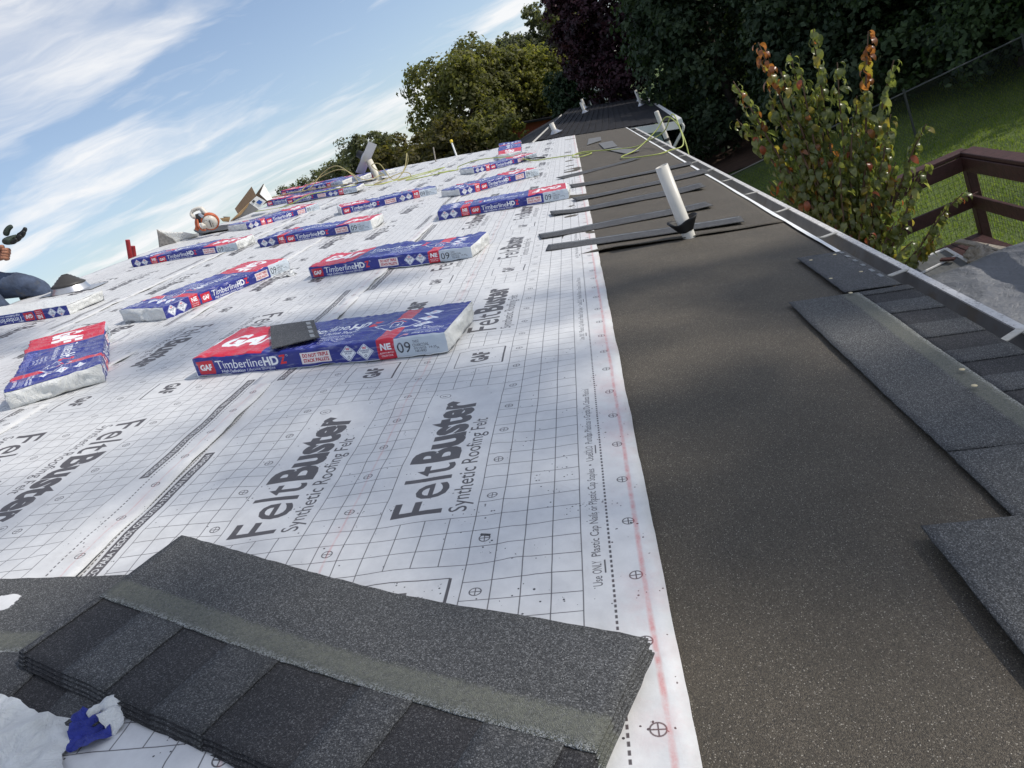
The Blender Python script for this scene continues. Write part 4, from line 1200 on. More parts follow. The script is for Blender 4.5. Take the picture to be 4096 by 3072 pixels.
p1 = RP(189, 57.2, .3)
fv = empty('vent_pipe', upright(p1), 'white vent pipe far up the roof carrying a tilted metal flashing plate', 'vent pipe')
mb = MB(); mb.lathe([(.052, -.05), (.052, .32), (.045, .32), (.045, .2), (0, .2)], seg=24); mb.build('pipe', M_PVC2, fv)
Rt = Matrix.Translation((0, .015, .36)) @ Matrix.Rotation(rad(-38), 4, 'X') @ Matrix.Rotation(rad(8), 4, 'Z') @ Matrix.Rotation(rad(12), 4, 'Y')
mb = MB(); mb.prism([(-.16, -.24), (.16, -.24), (.16, .25), (-.16, .25)], -.0015, .0015, Rt); pl = mb.build('flashing_plate', M_PLATE, fv)
mb = MB(); mb.lathe([(.125, .003), (.105, .03), (.085, .045), (.055, .06)], Rt, 24); mb.build('flashing_cone', M_PLATE, fv)
mb = MB(); mb.lathe([(.085, .046), (.08, .06), (.06, .09), (.05, .15), (.042, .15), (.042, .1)], Rt, 24); mb.build('rubber_boot', M_RUBBER, fv)
mb = MB(); mb.prism([(-.12, -.16), (.13, -.13), (.14, .06), (-.1, .08)], .0, .004, Matrix.Translation((0, 0, -.005)) @ Matrix.Rotation(PITCH, 4, 'X')); mb.build('base_patch', M_STRIP, fv)

# loose pipe flashing (boot) near the kneeling roofer
fb = empty('pipe_flashing', RF(70.9, 75.4, 0, .35), 'new pipe flashing with grey ribbed rubber cone on a bright metal base near the ridge', 'pipe flashing')
mb = MB(); mb.prism([(-.1, -.24), (.13, -.23), (.14, .2), (-.09, .21)], .001, .0035); mb.build('base_plate', M_ALU, fb)
mb = MB(); mb.lathe([(.142, .0036), (.135, .012), (.118, .045), (.112, .05)], None, 36); mb.build('metal_skirt', M_ALU, fb)
mb = MB(); mb.lathe([(.118, .046), (.122, .052), (.10, .068), (.092, .070), (.082, .084), (.074, .086), (.062, .100), (.054, .102), (.042, .116), (.034, .118), (.022, .128), (.020, .122), (0, .120)], None, 36); mb.build('rubber_cone', M_RUBBER2, fb)

# ------------------------------------------------------------------ air hoses
def hose(name, pts, r, mat, label, n=8):
    mb = MB(); mb.tube(catmull([RP(*p) for p in pts], n), r, 8)
    o = mb.build(name, mat); return tag(o, label, 'air hose', 'air hoses on the roof')
R_H = .0062
hose('air_hose', [(172, 36, .4), (170, 30.4, .4), (176, 30.6, .8), (170.5, 25, 1.9), (168.5, 19.5, 1.8), (163, 14, 1.5), (153.7, 8.7, .5), (152.4, 4.5, .4), (148.7, -2.5, .4), (146.6, -5.3, .4), (143.4, -4.8, .4), (141.0, -2.6, .4), (145.6, -.9, .4), (147.6, -3.2, .8),
      (144.2, -10.3, .4), (139.5, -15.0, .5), (137.0, -17.5, 1.4), (131.0, -20.5, 3.2), (128.4, -22.2, 6.4), (124, -23.0, 3.0), (121.5, -22.7, .6), (119.2, -20, .4), (115.5, -17.3, .4), (116.8, -13.2, .4), (120.6, -10.9, .4), (124.4, -11.1, .4), (129.5, -14.5, .8), (133, -19, 3.4), (133.5, -21.5, 5.8), (128.5, -22.9, 4.5), (124, -23.6, 1.2), (121, -23.9, -3)], R_H,
     M_HOSE, 'bright yellow-green air hose crossing the felt edge and looping over the gutter')
hose('air_hose', [(156.5, 86, .4), (155.7, 84.2, .4), (153.3, 73.7, .4), (155.0, 67.2, 2.0), (157.2, 62.5, 2.0), (160, 56, 1.9), (168, 52, .5), (176, 47, .4), (182, 42, .4), (186, 38.8, .5), (183, 35.8, .8), (179.5, 39.5, .4), (170.5, 43.8, .4), (166, 43, .4), (168.5, 36, .4), (171.5, 31.5, .4), (172, 36, .4)], R_H,
     M_HOSE, 'olive yellow air hose in front of the far bundles, looping on open felt')
hose('air_hose', [(162, 88, .5), (164.5, 83, 2.2), (166, 76, 2.6), (167, 71, 2.7), (170, 67, 6.0), (168, 62, 7.2), (163, 57, 4.5), (161, 55.5, 2.4), (165, 60, 2.3), (167, 68, 2.4), (170, 74, 2.6), (173, 68, 5.2), (172, 62, 5.8), (170, 56, 2.2), (174, 52.5, 2.4), (180, 53, 2.0), (184, 57, 4.8), (182, 54, 5.0), (178, 50.5, .6), (186, 49.5, .8), (188, 47.2, 3.8), (184, 46.0, 6.4), (179, 46.3, 3.0), (176, 48.5, .5), (171, 50.5, .5), (166, 52.5, .9), (172, 45.5, 2.2), (176, 44.5, .5), (170, 47, .4)], R_H,
     M_HOSE2, 'tan air hose in a springy tangle over the far cluster of bundles')

# ------------------------------------------------------------------ ridge clutter
# open carton
bx = empty('nail_carton', Matrix.Translation(Vector((7.16, 3.74, 1.12))), 'open brown cardboard carton tipped over on the ridge, white printed end towards us', 'carton')
cx_ = Vector((.0, -.03, .0))
B_i = bx.matrix_world.inverted()
def cpt(x, y, z): return B_i @ Vector((x, y, z))
# image-facing panel corners worked out in the plane x = 7.2 m
pA, pB, pC, pD = (7.24, 3.62, 1.37), (7.09, 3.91, 1.23), (7.10, 3.90, 1.16), (7.24, 3.60, 1.26)
def slab(pts, th, name, mat, parent):
    P = [B_i @ Vector(p) for p in pts]
    nrm = (P[1]-P[0]).cross(P[2]-P[0]).normalized()*th
    n_ = len(P)
    mb = MB(); mb.add(P + [p+nrm for p in P], [tuple(range(n_))[::-1], tuple(range(n_, 2*n_))] + [(i, (i+1) % n_, (i+1) % n_+n_, i+n_) for i in range(n_)])
    return mb.build(name, mat, parent)
slab([(7.26, 3.61, 1.375), (7.16, 3.905, 1.235), (7.12, 3.885, 1.155), (7.22, 3.60, 1.255)], .004, 'upper_flap', M_CARD, bx)
slab([(7.22, 3.598, 1.252), (7.26, 3.545, 1.15), (7.20, 3.655, 1.10), (7.16, 3.70, 1.218)], .005, 'printed_end', M_CARTON, bx)
slab([(7.16, 3.702, 1.215), (7.20, 3.657, 1.098), (7.10, 3.97, 1.12), (7.06, 3.99, 1.135)], .004, 'side_panel', M_CARTSIDE, bx)
slab([(7.16, 3.70, 1.222), (7.05, 3.86, 1.155), (7.03, 4.00, 1.122), (7.05, 4.01, 1.125), (7.08, 3.85, 1.14), (7.165, 3.715, 1.205)], .004, 'torn_flap', M_CARDIN, bx)
slab([(7.00, 4.06, 1.21), (7.03, 3.955, 1.165), (7.06, 4.01, 1.13), (7.04, 4.07, 1.165)], .004, 'lower_flap', M_CARDIN, bx)
slab([(7.01, 4.02, 1.212), (7.04, 3.955, 1.172), (7.06, 3.995, 1.152), (7.03, 4.03, 1.172)], .005, 'flap_lining', M_CARTSIDE, bx)
slab([(7.50, 3.56, 1.36), (7.45, 3.86, 1.22), (7.45, 3.93, 1.12), (7.5, 3.56, 1.15)], .004, 'back_panel', M_CARD, bx)
slab([(7.24, 3.56, 1.255), (7.27, 3.535, 1.15), (7.5, 3.56, 1.15), (7.5, 3.56, 1.35)], .004, 'far_side', M_CARTON, bx)
def on_end(a, b):          # a along the top edge, b down
    p = Vector((7.22, 3.598, 1.252)); ex = Vector((7.16, 3.70, 1.218))-p; ey = Vector((7.26, 3.545, 1.15))-p
    return p + ex*a + ey*b - Vector((.007, .0035, 0))
slab([on_end(.22, .42), on_end(.62, .42), on_end(.62, .84), on_end(.22, .84)], .001, 'blue_label', M_LABELBLUE, bx)
slab([on_end(.52, .08), on_end(.80, .08), on_end(.80, .3), on_end(.52, .3)], .001, 'print_block', M_INK, bx)

# cut-off saw
sw = empty('cutoff_saw', Matrix.Translation(Vector((5.85, 3.62, 1.06))) , 'worn white and orange petrol cut-off saw standing by the ridge', 'power saw')
SI = sw.matrix_world.inverted()
BI = Vector((.925, .225, 0)).normalized()          # roughly away from the camera
LX = Vector((-.2, 1, 0)).normalized()              # to the left in the picture
def sp(l, z, d=0): return SI @ (Vector((5.79, 3.62, 1.09)) - _r*l - _d*z + BI*d)
Ml = Matrix.Translation(sp(-.02, .084)) @ BI.to_track_quat('Z', 'Y').to_matrix().to_4x4() @ Matrix.Rotation(rad(-22), 4, 'X')
mb = MB(); mb.lathe([(0, -.055), (.04, -.055), (.062, -.045), (.074, -.02), (.076, .03), (.07, .05), (0, .055)], Ml, 32); mb.build('engine_housing', M_SAWWHITE, sw)
mb = MB(); mb.lathe([(.0765, -.012), (.090, -.010), (.092, .026), (.0765, .030)], Ml, 32); mb.build('orange_guard', M_SAWORANGE, sw)
mb = MB(); mb.tube(catmull([sp(.178, .16), sp(.165, .192), sp(.125, .215), sp(.080, .222), sp(.045, .190), sp(-.005, .140), sp(-.05, .100)], 6), [.017]*7+[.02]*12+[.027]*18, 10); mb.build('top_handle', M_SAWWHITE, sw)
mb = MB(); mb.tube(catmull([sp(.178, .162), sp(.158, .135), sp(.128, .128), sp(.118, .155)], 6), .018, 9); mb.build('front_grip', M_SAWWHITE, sw)
mb = MB(); mb.box((-.05, -.045, -.045), (.05, .045, .045), Matrix.Translation(sp(.058, .125)) @ Matrix.Rotation(.4, 4, 'X')); mb.build('air_filter', M_SAWDARK, sw)
mb = MB(); mb.tube([sp(.075, .165, -.055), sp(.03, .135, -.06)], [.017, .02], 10); mb.build('carburettor', M_ALU, sw)
mb = MB(); mb.tube(catmull([sp(.112, .115), sp(.118, .075), sp(.112, .03), sp(.122, -.005)], 6), [.022]*19, 10); mb.build('orange_frame', M_SAWORANGE, sw)
mb = MB(); mb.tube(catmull([sp(.098, .11, -.05), sp(.085, .05, -.06), (sp(.05, .005, -.06)), sp(.01, .0, -.05)], 6), .010, 8); mb.build('orange_frame', M_SAWORANGE, sw)
mb = MB(); mb.tube([sp(.052, .065, -.06), sp(.02, .03, -.07)], [.018, .030], 12); mb.build('fuel_tank', M_SAWWHITE, sw)
mb = MB(); mb.tube([sp(-.03, .10, -.07), sp(-.055, .035, -.07)], [.006, .006], 8); mb.build('recoil_rope', M_SAWDARK, sw)

# black membrane strip and folded felt flap at the ridge
def quadsheet(name, P, mat, label, cat, thick=.004, nu=14, nv=6, amp=.006, seed=1):
    P = [Vector(p) for p in P]
    vs_, fs_ = [], []
    for i in range(nu+1):
        for j in range(nv+1):
            s_, t_ = i/nu, j/nv
            p = (P[0]*(1-s_)+P[1]*s_)*(1-t_) + (P[3]*(1-s_)+P[2]*s_)*t_
            vs_.append(p + EN*amp*float(vnoise(s_*5+seed, t_*3+seed)))
    for i in range(nu):
        for j in range(nv):
            a = i*(nv+1)+j
            fs_.append((a, a+nv+1, a+nv+2, a+1))
    mb = MB(); mb.add(vs_, fs_, True)
    o = mb.build(name, mat)
    m_ = o.modifiers.new('thick', 'SOLIDIFY'); m_.thickness = thick; m_.offset = 0
    return tag(o, label, cat)
quadsheet('membrane_offcut', [RP(128.5, 85.6, .7), RP(117.6, 78.2, .9), RP(119.5, 72.8, .4), RP(130.8, 76.5, .5)], M_STRIP, 'dark membrane offcut lying under the cut-off saw beside a bundle', 'membrane offcut', .005, amp=.012, seed=3)
fl = quadsheet('felt_flap', [RP(110.8, 84.0, .2), RP(117.2, 78.6, .35), RP(116.2, 77.9, .9), RP(111.3, 83.4, 3.7)], M_WHITEFILM, 'folded flap of white felt standing up at the ridge, dark print on its end', 'felt flap', .004, amp=.010, seed=6)
quadsheet('felt_flap', [RP(110.7, 84.05, .1), RP(112.6, 81.2, .3), RP(112.2, 81.4, 1.3), RP(111.2, 83.5, 3.65)], simple('felt_underside', (.22, .21, .2), .8, var=.4, scale=40), 'grey underside of the folded felt flap at the ridge', 'felt flap', .004, amp=.008, seed=9)
# small scrap behind the last bundle and white litter
quadsheet('membrane_offcut', [RP(158, 12.0, .5), RP(161.5, 6.2, .4), RP(158.6, 5.7, .3), RP(157, 9.5, .9)], M_STRIP, 'small black offcut at the right end of the farthest slanted bundle', 'membrane offcut', .005, amp=.01, seed=12)
tag(film('plastic_litter', [(53.6, 34.3), (52.4, 33.9), (52.6, 33.0), (54.0, 33.1)], M_WHITEFILM, None, None, .15, .5, 1.3, 4, None, .2), 'small crumple of white plastic left of the second bundle', 'litter')
mb = MB(); mb.beam(RP(-6.2, 3.66, .13), RP(-6.3, 3.3, .13), .0045, .003, EN); tag(mb.build('splinter', M_STRIP), 'tiny dark splinter of shingle on the felt above the foreground stack', 'debris')

# ladder rails beyond the ridge
ld = empty('ladder', Matrix.Translation((5.36, 4.26, .6)), 'red ladder whose two rail tips show above the ridge at left', 'ladder')
LI = ld.matrix_world.inverted()
for (x, y, dz) in ((5.32, 4.17, 0), (5.58, 4.33, -.05)):
    mb = MB(); a = Vector((x, y+1.6, -1.6)); b = Vector((x, y, 1.33+dz)); mb.tube([LI@a, LI@b], .022, 10); mb.build('rail', M_REDPOST, ld)
for k in range(9):
    t = .1+.09*k
    a = Vector((5.32, 4.17+1.6*(1-t), -1.6+2.9*t)); b = Vector((5.58, 4.33+1.6*(1-t), -1.6+2.9*t)); mb = MB(); mb.tube([LI@a, LI@b], .013, 8); mb.build('rung', M_ALU, ld)
# two poles at the far rake
mb = MB(); mb.tube([RP(231, 47, -.2), RP(231.5, 46.9, 5.0)], .012, 8); tag(mb.build('safety_post', M_TIMBER), 'thin brown stick standing at the far edge of the roof', 'post')
mb = MB(); mb.tube([RP(240, 40.5, -1), RP(244, 42.2, 5.2)], .016, 8); pst = tag(mb.build('brush_handle', M_ALUW), 'pole with a yellow tip leaning at the far roof edge before the trees', 'pole')
mb = MB(); mb.tube([RP(243.6, 42.1, 5.0), RP(244.1, 42.25, 5.8)], .03, 8); mb.build('yellow_tip', simple('yellow_paint', (.7, .5, .03), .5), pst)

# ------------------------------------------------------------------ person
def skin_body(name, joints, bones, mat, parent, sub=2):
    me = bpy.data.meshes.new(name)
    me.from_pydata([j[0] for j in joints], bones, [])
    o = link(name, me, mat, parent)
    sk = o.modifiers.new('skin', 'SKIN'); sk.use_smooth_shade = True; sk.branch_smoothing = .5
    for i, j in enumerate(joints):
        r_ = j[1]; me.skin_vertices[0].data[i].radius = r_ if isinstance(r_, tuple) else (r_, r_)
    me.skin_vertices[0].data[0].use_root = True
    ss = o.modifiers.new('smooth', 'SUBSURF'); ss.levels = sub; ss.render_levels = sub
    return o
K_ = 6.7/5.3
def pw(x, y, z): return CAM + (Vector((x, y, z)) - CAM)*K_
pbase = pw(2.50, 3.42, 1.02)
per = empty('person', Matrix.Translation(pbase), 'person in jeans and orange shirt kneeling at the ridge, pulling on a dark green glove', 'person')
PI_ = per.matrix_world.inverted()
def pj(x, y, z): return tuple(PI_ @ pw(x, y, z))
# the pose: right of the picture is -y; the far thigh points to the right, the near shin stands upright
joints = [(pj(2.52, 3.46, 1.24), .115), (pj(2.50, 3.50, 1.40), .125), (pj(2.50, 3.53, 1.56), .14), (pj(2.50, 3.54, 1.69), .10), (pj(2.50, 3.54, 1.75), .052),       # pelvis..neck
          (pj(2.52, 3.52, 1.82), .075), (pj(2.52, 3.52, 1.90), .085), (pj(2.52, 3.525, 1.97), .055),
          (pj(2.42, 3.34, 1.66), .062), (pj(2.48, 3.24, 1.50), .048), (pj(2.590, 3.115, 1.395), .036),                     # arm towards the viewer's right (gloved)
          (pj(2.60, 3.66, 1.66), .062), (pj(2.48, 3.50, 1.44), .048), (pj(2.575, 3.175, 1.338), .036),
          (pj(2.56, 3.36, 1.225), .098), (pj(2.60, 3.23, 1.165), .088), (pj(2.66, 3.115, 1.080), .066), (pj(2.70, 3.15, .985), .062), (pj(2.74, 3.36, .88), .045),
          (pj(2.46, 3.44, 1.18), .085), (pj(2.42, 3.28, 1.16), .075), (pj(2.46, 3.26, 1.10), .062), (pj(2.48, 3.28, 1.0), .055), (pj(2.48, 3.30, .92), .045)]
bones = [(0,1),(1,2),(2,3),(3,4),(4,5),(5,6),(6,7),(3,8),(8,9),(9,10),(3,11),(11,12),(12,13),(0,14),(14,15),(15,16),(16,17),(17,18),(0,19),(19,20),(20,21),(21,22),(22,23)]
skin_body('body', [(p_, r_*(.72 if i_ in (14, 15, 16, 17, 18, 19, 20, 21, 22, 23) else 1)) for i_, (p_, r_) in enumerate(joints)], bones, M_SKIN, per)
jt = [((j[0]), j[1]+.012) for j in joints]
skin_body('jeans', [(jt[0][0], .125)] + [jt[i] for i in (14, 15, 16, 17, 18, 19, 20, 21, 22, 23)], [(0,1),(1,2),(2,3),(3,4),(4,5),(0,6),(6,7),(7,8),(8,9),(9,10)], M_DENIM, per)
_tx = bpy.data.textures.new('folds', 'CLOUDS'); _tx.noise_scale = .09
for _o in per.children:
    if _o.name.startswith('jeans'):
        dm_ = _o.modifiers.new('folds', 'DISPLACE'); dm_.texture = _tx; dm_.strength = .030; dm_.texture_coords = 'LOCAL'; dm_.mid_level = .2
skin_body('shirt', [(jt[0][0], .122)] + [jt[1], jt[2], jt[3]] + [jt[8], (tuple((Vector(jt[9][0])*.8+Vector(jt[10][0])*.2)), .052)] + [jt[11], jt[12], (tuple((Vector(jt[12][0])*.25+Vector(jt[13][0])*.75)), .044)], [(0,1),(1,2),(2,3),(3,4),(4,5),(3,6),(6,7),(7,8)], M_SHIRT, per)
mb = MB(); mb.lathe([(0, .11), (.05, .10), (.085, .06), (.095, 0), (.09, -.05), (.085, -.06)], Matrix.Translation(Vector(pj(2.53, 3.53, 1.92))), 20); mb.build('hair', M_HAIR, per)
for s_ in (-1, 1):
    mb = MB(); mb.lathe([(0, .008), (.008, .006), (.01, 0), (0, -.006)], Matrix.Translation(Vector(pj(2.455, 3.50+.018*s_, 1.905))) , 10); mb.build('eye', M_INK, per)
mb = MB(); mb.tube([pj(2.45, 3.50, 1.90), pj(2.435, 3.50, 1.875)], [.008, .014], 8); mb.build('nose', M_SKIN, per)
mb = MB(); mb.tube([pj(2.452, 3.485, 1.845), pj(2.448, 3.5, 1.843), pj(2.452, 3.515, 1.845)], .006, 8); mb.build('mouth', M_SKIN, per)
mb = MB(); mb.tube([pj(2.50, 3.39, 1.27), pj(2.46, 3.40, 1.265), pj(2.44, 3.46, 1.262)], [.02, .02, .02], 8); mb.build('belt', M_LEATHER, per)
for i, c_ in enumerate(((18), (23))):
    a = Vector(joints[c_][0])
    mb = MB(); mb.tube([a+Vector((0, .03, .0)), a+Vector((.01, .0, -.05)), a+Vector((.02, -.09, -.06))], [.055, .058, .045], 12); mb.build('boot', M_LEATHER, per)
# tool hanging below the knee
mb = MB(); mb.tube([pj(2.62, 3.20, 1.075), pj(2.60, 3.165, 1.03)], [.008, .012], 8); mb.build('hammer_handle', M_TIMBER, per)
mb = MB(); mb.tube([pj(2.615, 3.235, 1.06), pj(2.62, 3.205, 1.068)], [.02, .024], 10); mb.build('hammer_head', M_SAWDARK, per)
# gloved hand: open, thumb up, fingers curling to the right
def hand(fingers, palm, bones, mat, name, parent):
    """palm: (pos, radius) joints with bones; fingers: chains rooted in the palm."""
    o = skin_body(name, palm, bones, mat, parent, 2)
    outs = [o]
    for f in fingers:
        outs.append(skin_body('finger', f, [(i, i+1) for i in range(len(f)-1)], mat, o, 2))
    return outs
def H_(dx, dz, d=0.0):      # offsets seen from the camera side: dx right, dz up, d away (metres)
    return tuple(PI_ @ (GC_ + _r*dx - _d*dz + _f*d))
GC_ = pw(2.618, 3.088, 1.398) + _r*.035
PB = [(0, 1), (1, 2), (1, 3), (1, 4), (1, 5)]
gp = [(H_(-.055, -.020), (.040, .034)), (H_(.0, .0), (.050, .036)), (H_(.055, .030, .022), .030), (H_(.062, .010, .004), .031), (H_(.058, -.012, -.014), .030), (H_(.045, -.030, -.03), .028)]
gf = [[(H_(-.005, .02, -.02), .026), (H_(.010, .062, -.03), .0225), (H_(.034, .090, -.03), .0195), (H_(.054, .098, -.026), .016)],
      [(H_(.055, .030, .022), .0195), (H_(.092, .056, .026), .0185), (H_(.112, .078, .024), .017), (H_(.118, .100, .018), .0145)],
      [(H_(.062, .010, .004), .0195), (H_(.100, .026, .002), .0188), (H_(.122, .046, -.004), .017), (H_(.128, .068, -.010), .0145)],
      [(H_(.058, -.012, -.014), .019), (H_(.092, -.004, -.022), .018), (H_(.112, .014, -.028), .0165), (H_(.116, .034, -.032), .014)],
      [(H_(.045, -.030, -.03), .018), (H_(.074, -.028, -.040), .0165), (H_(.091, -.014, -.046), .015), (H_(.094, .003, -.048), .013)]]
hs = hand(gf, gp, PB, M_GLOVE, 'gloved_hand', per)
for o in hs[2:]: o.data.materials.clear(); o.data.materials.append(M_GLOVETIP)
# bare fist below, gripping the cuff
gp2 = [(H_(-.115, -.135), (.036, .032)), (H_(-.070, -.115), (.046, .036)), (H_(-.030, -.085, .01), .028), (H_(-.026, -.105, .006), .028), (H_(-.030, -.125, .002), .028), (H_(-.038, -.142, -.004), .026)]
gf2 = [[(H_(-.06, -.085, -.02), .024), (H_(-.030, -.062, -.034), .021), (H_(-.004, -.060, -.036), .0175)]]
for k in range(4):
    z_ = -.083-.020*k; x_ = -.026-.003*k*(k > 1)
    gf2.append([(H_(x_, z_, .01), .019), (H_(x_+.038, z_+.002, -.002), .0185), (H_(x_+.040, z_-.001, -.034), .0172), (H_(x_+.008, z_-.003, -.048), .0155)])
hand(gf2, gp2, PB, M_SKIN, 'hand', per)
# ------------------------------------------------------------------ ground
def ground_h(x, y):
    r = np.hypot(x-6, y+2)
    return GROUND + .10*vnoise(x*.15, y*.15)*np.clip((r-6)/10, 0, 1) + 1.0*np.clip((-y-11)/16, 0, 1)*np.clip((r-12)/12, 0, 1) + np.clip((x-45)/60, 0, 1)*(2.0+1.5*vnoise(x*.02, y*.02))
def radial(name, n_r, n_a, r1, hf, cx=6.0, cy=-2.0):
    rr = np.concatenate([[0], np.geomspace(1.0, r1, n_r)])
    aa = np.linspace(0, 2*math.pi, n_a, endpoint=False)
    Rr, Aa = np.meshgrid(rr, aa, indexing='ij')
    X, Y = cx+Rr*np.cos(Aa), cy+Rr*np.sin(Aa)
    P = np.stack([X, Y, hf(X, Y)], -1).reshape(-1, 3)
    i = np.arange(P.shape[0]).reshape(Rr.shape); j = np.roll(i, -1, 1)
    return mesh_np(name, P, np.stack([i[:-1], i[1:], j[1:], j[:-1]], -1).reshape(-1, 4), smooth=True)
m, n, l, b = new_mat('lawn')
t = N(n, 'ShaderNodeTexCoord')
no = N(n, 'ShaderNodeTexNoise', inp={'Scale': .8, 'Detail': 9.0, 'Roughness': .7}); l.new(t.outputs['Object'], no.inputs['Vector'])
r = N(n, 'ShaderNodeValToRGB'); e = r.color_ramp.elements
e[0].position = .3; e[0].color = (.05, .085, .018, 1); e[1].position = .7; e[1].color = (.13, .18, .038, 1)
l.new(no.outputs['Fac'], r.inputs[0]); l.new(r.outputs[0], b.inputs['Base Color']); b.inputs['Roughness'].default_value = .9
n2 = N(n, 'ShaderNodeTexNoise', inp={'Scale': 40.0, 'Detail': 6.0}); l.new(t.outputs['Object'], n2.inputs['Vector'])
bu = N(n, 'ShaderNodeBump', inp={'Strength': .9, 'Distance': .05}); l.new(n2.outputs['Fac'], bu.inputs['Height']); l.new(bu.outputs[0], b.inputs['Normal'])
M_LAWN = m
tag(link('lawn', radial('lawn', 70, 96, 420, ground_h), M_LAWN), kind='structure')
# blades where the lawn is close enough to read
rg = np.random.RandomState(5)
nbl = 90000
bxx = rg.uniform(5.5, 19, nbl); byy = rg.uniform(-11.5, -1.3, nbl)
keep = (byy < -1.2 - .02*(bxx-5)) & (rg.rand(nbl) < np.clip(1.5-(bxx-5)/16, .3, 1)) & ~((bxx < 6.6) & (byy > -3.75) & (byy < -2.6))
bxx, byy = bxx[keep], byy[keep]; nbl = len(bxx)
hh = rg.uniform(.03, .085, nbl); aa = rg.uniform(0, 6.283, nbl); ww = rg.uniform(.004, .009, nbl); le = rg.uniform(.0, .05, nbl); la = rg.uniform(0, 6.283, nbl)
z0 = ground_h(bxx, byy) - .005
V = np.stack([np.stack([bxx-np.cos(aa)*ww, byy-np.sin(aa)*ww, z0], -1), np.stack([bxx+np.cos(aa)*ww, byy+np.sin(aa)*ww, z0], -1), np.stack([bxx+np.cos(la)*le, byy+np.sin(la)*le, z0+hh], -1)], 1).reshape(-1, 3)
M_GRASS = leaf_material('grass_blades', [(.10, .16, .025), (.19, .26, .045), (.27, .31, .085)], .5)
tag(link('grass', mesh_np('grass', V, np.arange(nbl*3).reshape(-1, 3), attr=rg.rand(nbl)), M_GRASS), kind='stuff')
# bare earth under the dark trees by the neighbour's house
M_SOIL = simple('brown_soil', (.075, .045, .032), .95, var=.35, scale=3, bump=.8, bscale=12)
mb = MB()
pts = [(20.5, -2.9), (30, -3.6), (34, -5.5), (27, -6.0), (19.5, -4.9)]
mb.add([(x, y, float(ground_h(np.array(x), np.array(y)))+.03) for x, y in pts], [tuple(range(5))])
tag(mb.build('soil_patch', M_SOIL), kind='structure')

# ------------------------------------------------------------------ neighbour's house
NA = rad(-3.2)
NC = Vector((16.13, -2.29, 0)); NE_ = Vector((math.cos(NA), math.sin(NA), 0)); NL = Vector((-math.sin(NA), math.cos(NA), 0))
NM = Matrix(((NE_.x, NL.x, 0, NC.x), (NE_.y, NL.y, 0, NC.y), (0, 0, 1, 0), (0, 0, 0, 1)))
nh = empty('neighbour_house', NM, 'neighbouring single-storey house with black shingle roof and pale blue gable', 'house')
HL, HWD, EZ, RZ = 15.6, 3.08, -.95, 0.0
rise = RZ-EZ; slen = math.hypot(HWD, rise)
mb = MB(); 
x0, x1, y0, y1 = .55, HL-.5, .4, 2*HWD-.4
for a_ in ((x0, y0, x1, y0+.1), (x0, y1-.1, x1, y1), (x0, y0+.101, x0+.1, y1-.101), (x1-.1, y0+.101, x1, y1-.101)):
    mb.box((a_[0], a_[1], GROUND-.2), (a_[2], a_[3], EZ-.02))
for x in (x0, x1-.1):
    mb.add([(x, y0, EZ-.019), (x, y1, EZ-.019), (x, HWD, RZ-.16), (x+.1, y0, EZ-.019), (x+.1, y1, EZ-.019), (x+.1, HWD, RZ-.16)], [(0,2,1), (3,4,5), (0,1,4,3), (1,2,5,4), (2,0,3,5)])
wall = mb.build('wall', M_SIDING, nh)
for i in range(24):
    z = GROUND+.5+.12*i
    if z > EZ-.05: 
        f_ = (z-EZ)/rise; ya, yb = y0+f_*HWD*.9, y1-f_*HWD*.9
    else: ya, yb = y0, y1
    if yb-ya < .4 or z > RZ-.25: break
    mb = MB(); mb.box((x0-.016, ya, z), (x0-.001, yb, z+.022)); mb.build('siding_board', M_SIDING, wall)
for side in (0, 1):
    nrow = 19
    for i in range(nrow):
        a, bb = i/nrow, (i+1)/nrow
        def pp(x, f, up):
            y = HWD*f; y = y if side == 0 else 2*HWD-y
            return (x, y, EZ+rise*f+up)
        j = .006*float(vnoise(i*3.3, side*5+.4))
        mb = MB(); mb.add([pp(0, a, .028+j), pp(HL, a, .028), pp(HL, bb, .010), pp(0, bb, .010), pp(0, a, -.002), pp(HL, a, -.002), pp(HL, bb, -.006), pp(0, bb, -.006)],
                          [(0,1,2,3), (7,6,5,4), (0,4,5,1), (1,5,6,2), (2,6,7,3), (3,7,4,0)] if side == 0 else [(3,2,1,0), (4,5,6,7), (1,5,4,0), (2,6,5,1), (3,7,6,2), (0,4,7,3)])
        mb.build('shingle_course', M_NROOF, nh)
mb = MB(); mb.add([(.0, HWD-.12, RZ-.01), (HL, HWD-.12, RZ-.01), (HL, HWD, RZ+.035), (0, HWD, RZ+.035), (0, HWD+.12, RZ-.01), (HL, HWD+.12, RZ-.01)], [(0,1,2,3), (3,2,5,4), (0,3,4), (1,5,2)]); mb.build('ridge_cap', M_NROOF, nh)
mb = MB(); mb.add([(.0, HWD+.14, RZ-.01), (HL*.8, HWD+.14, RZ-.01), (HL*.8, HWD+.26, RZ-.048), (0, HWD+.26, RZ-.048), (.0, HWD+.14, RZ+.03), (HL*.8, HWD+.14, RZ+.03), (HL*.8, HWD+.26, RZ-.008), (0, HWD+.26, RZ-.008)], [(4,5,6,7), (0,4,7,3), (1,2,6,5), (0,1,5,4), (3,7,6,2)]); mb.build('ridge_flashing', M_ALUW, nh)
mb = MB()
for s_ in (0, 1):
    ya = -.02 if s_ == 0 else 2*HWD+.02
    mb.add([(-.03, ya, EZ-.03), (-.03, HWD, RZ-.02), (-.03, HWD, RZ-.2), (-.03, ya, EZ-.21), (.0-.002, ya, EZ-.03), (-.002, HWD, RZ-.02), (-.002, HWD, RZ-.2), (-.002, ya, EZ-.21)], [(0,1,2,3), (7,6,5,4), (0,4,5,1), (2,6,7,3), (0,3,7,4)])
mb.build('rake_board', M_ALUW, nh)
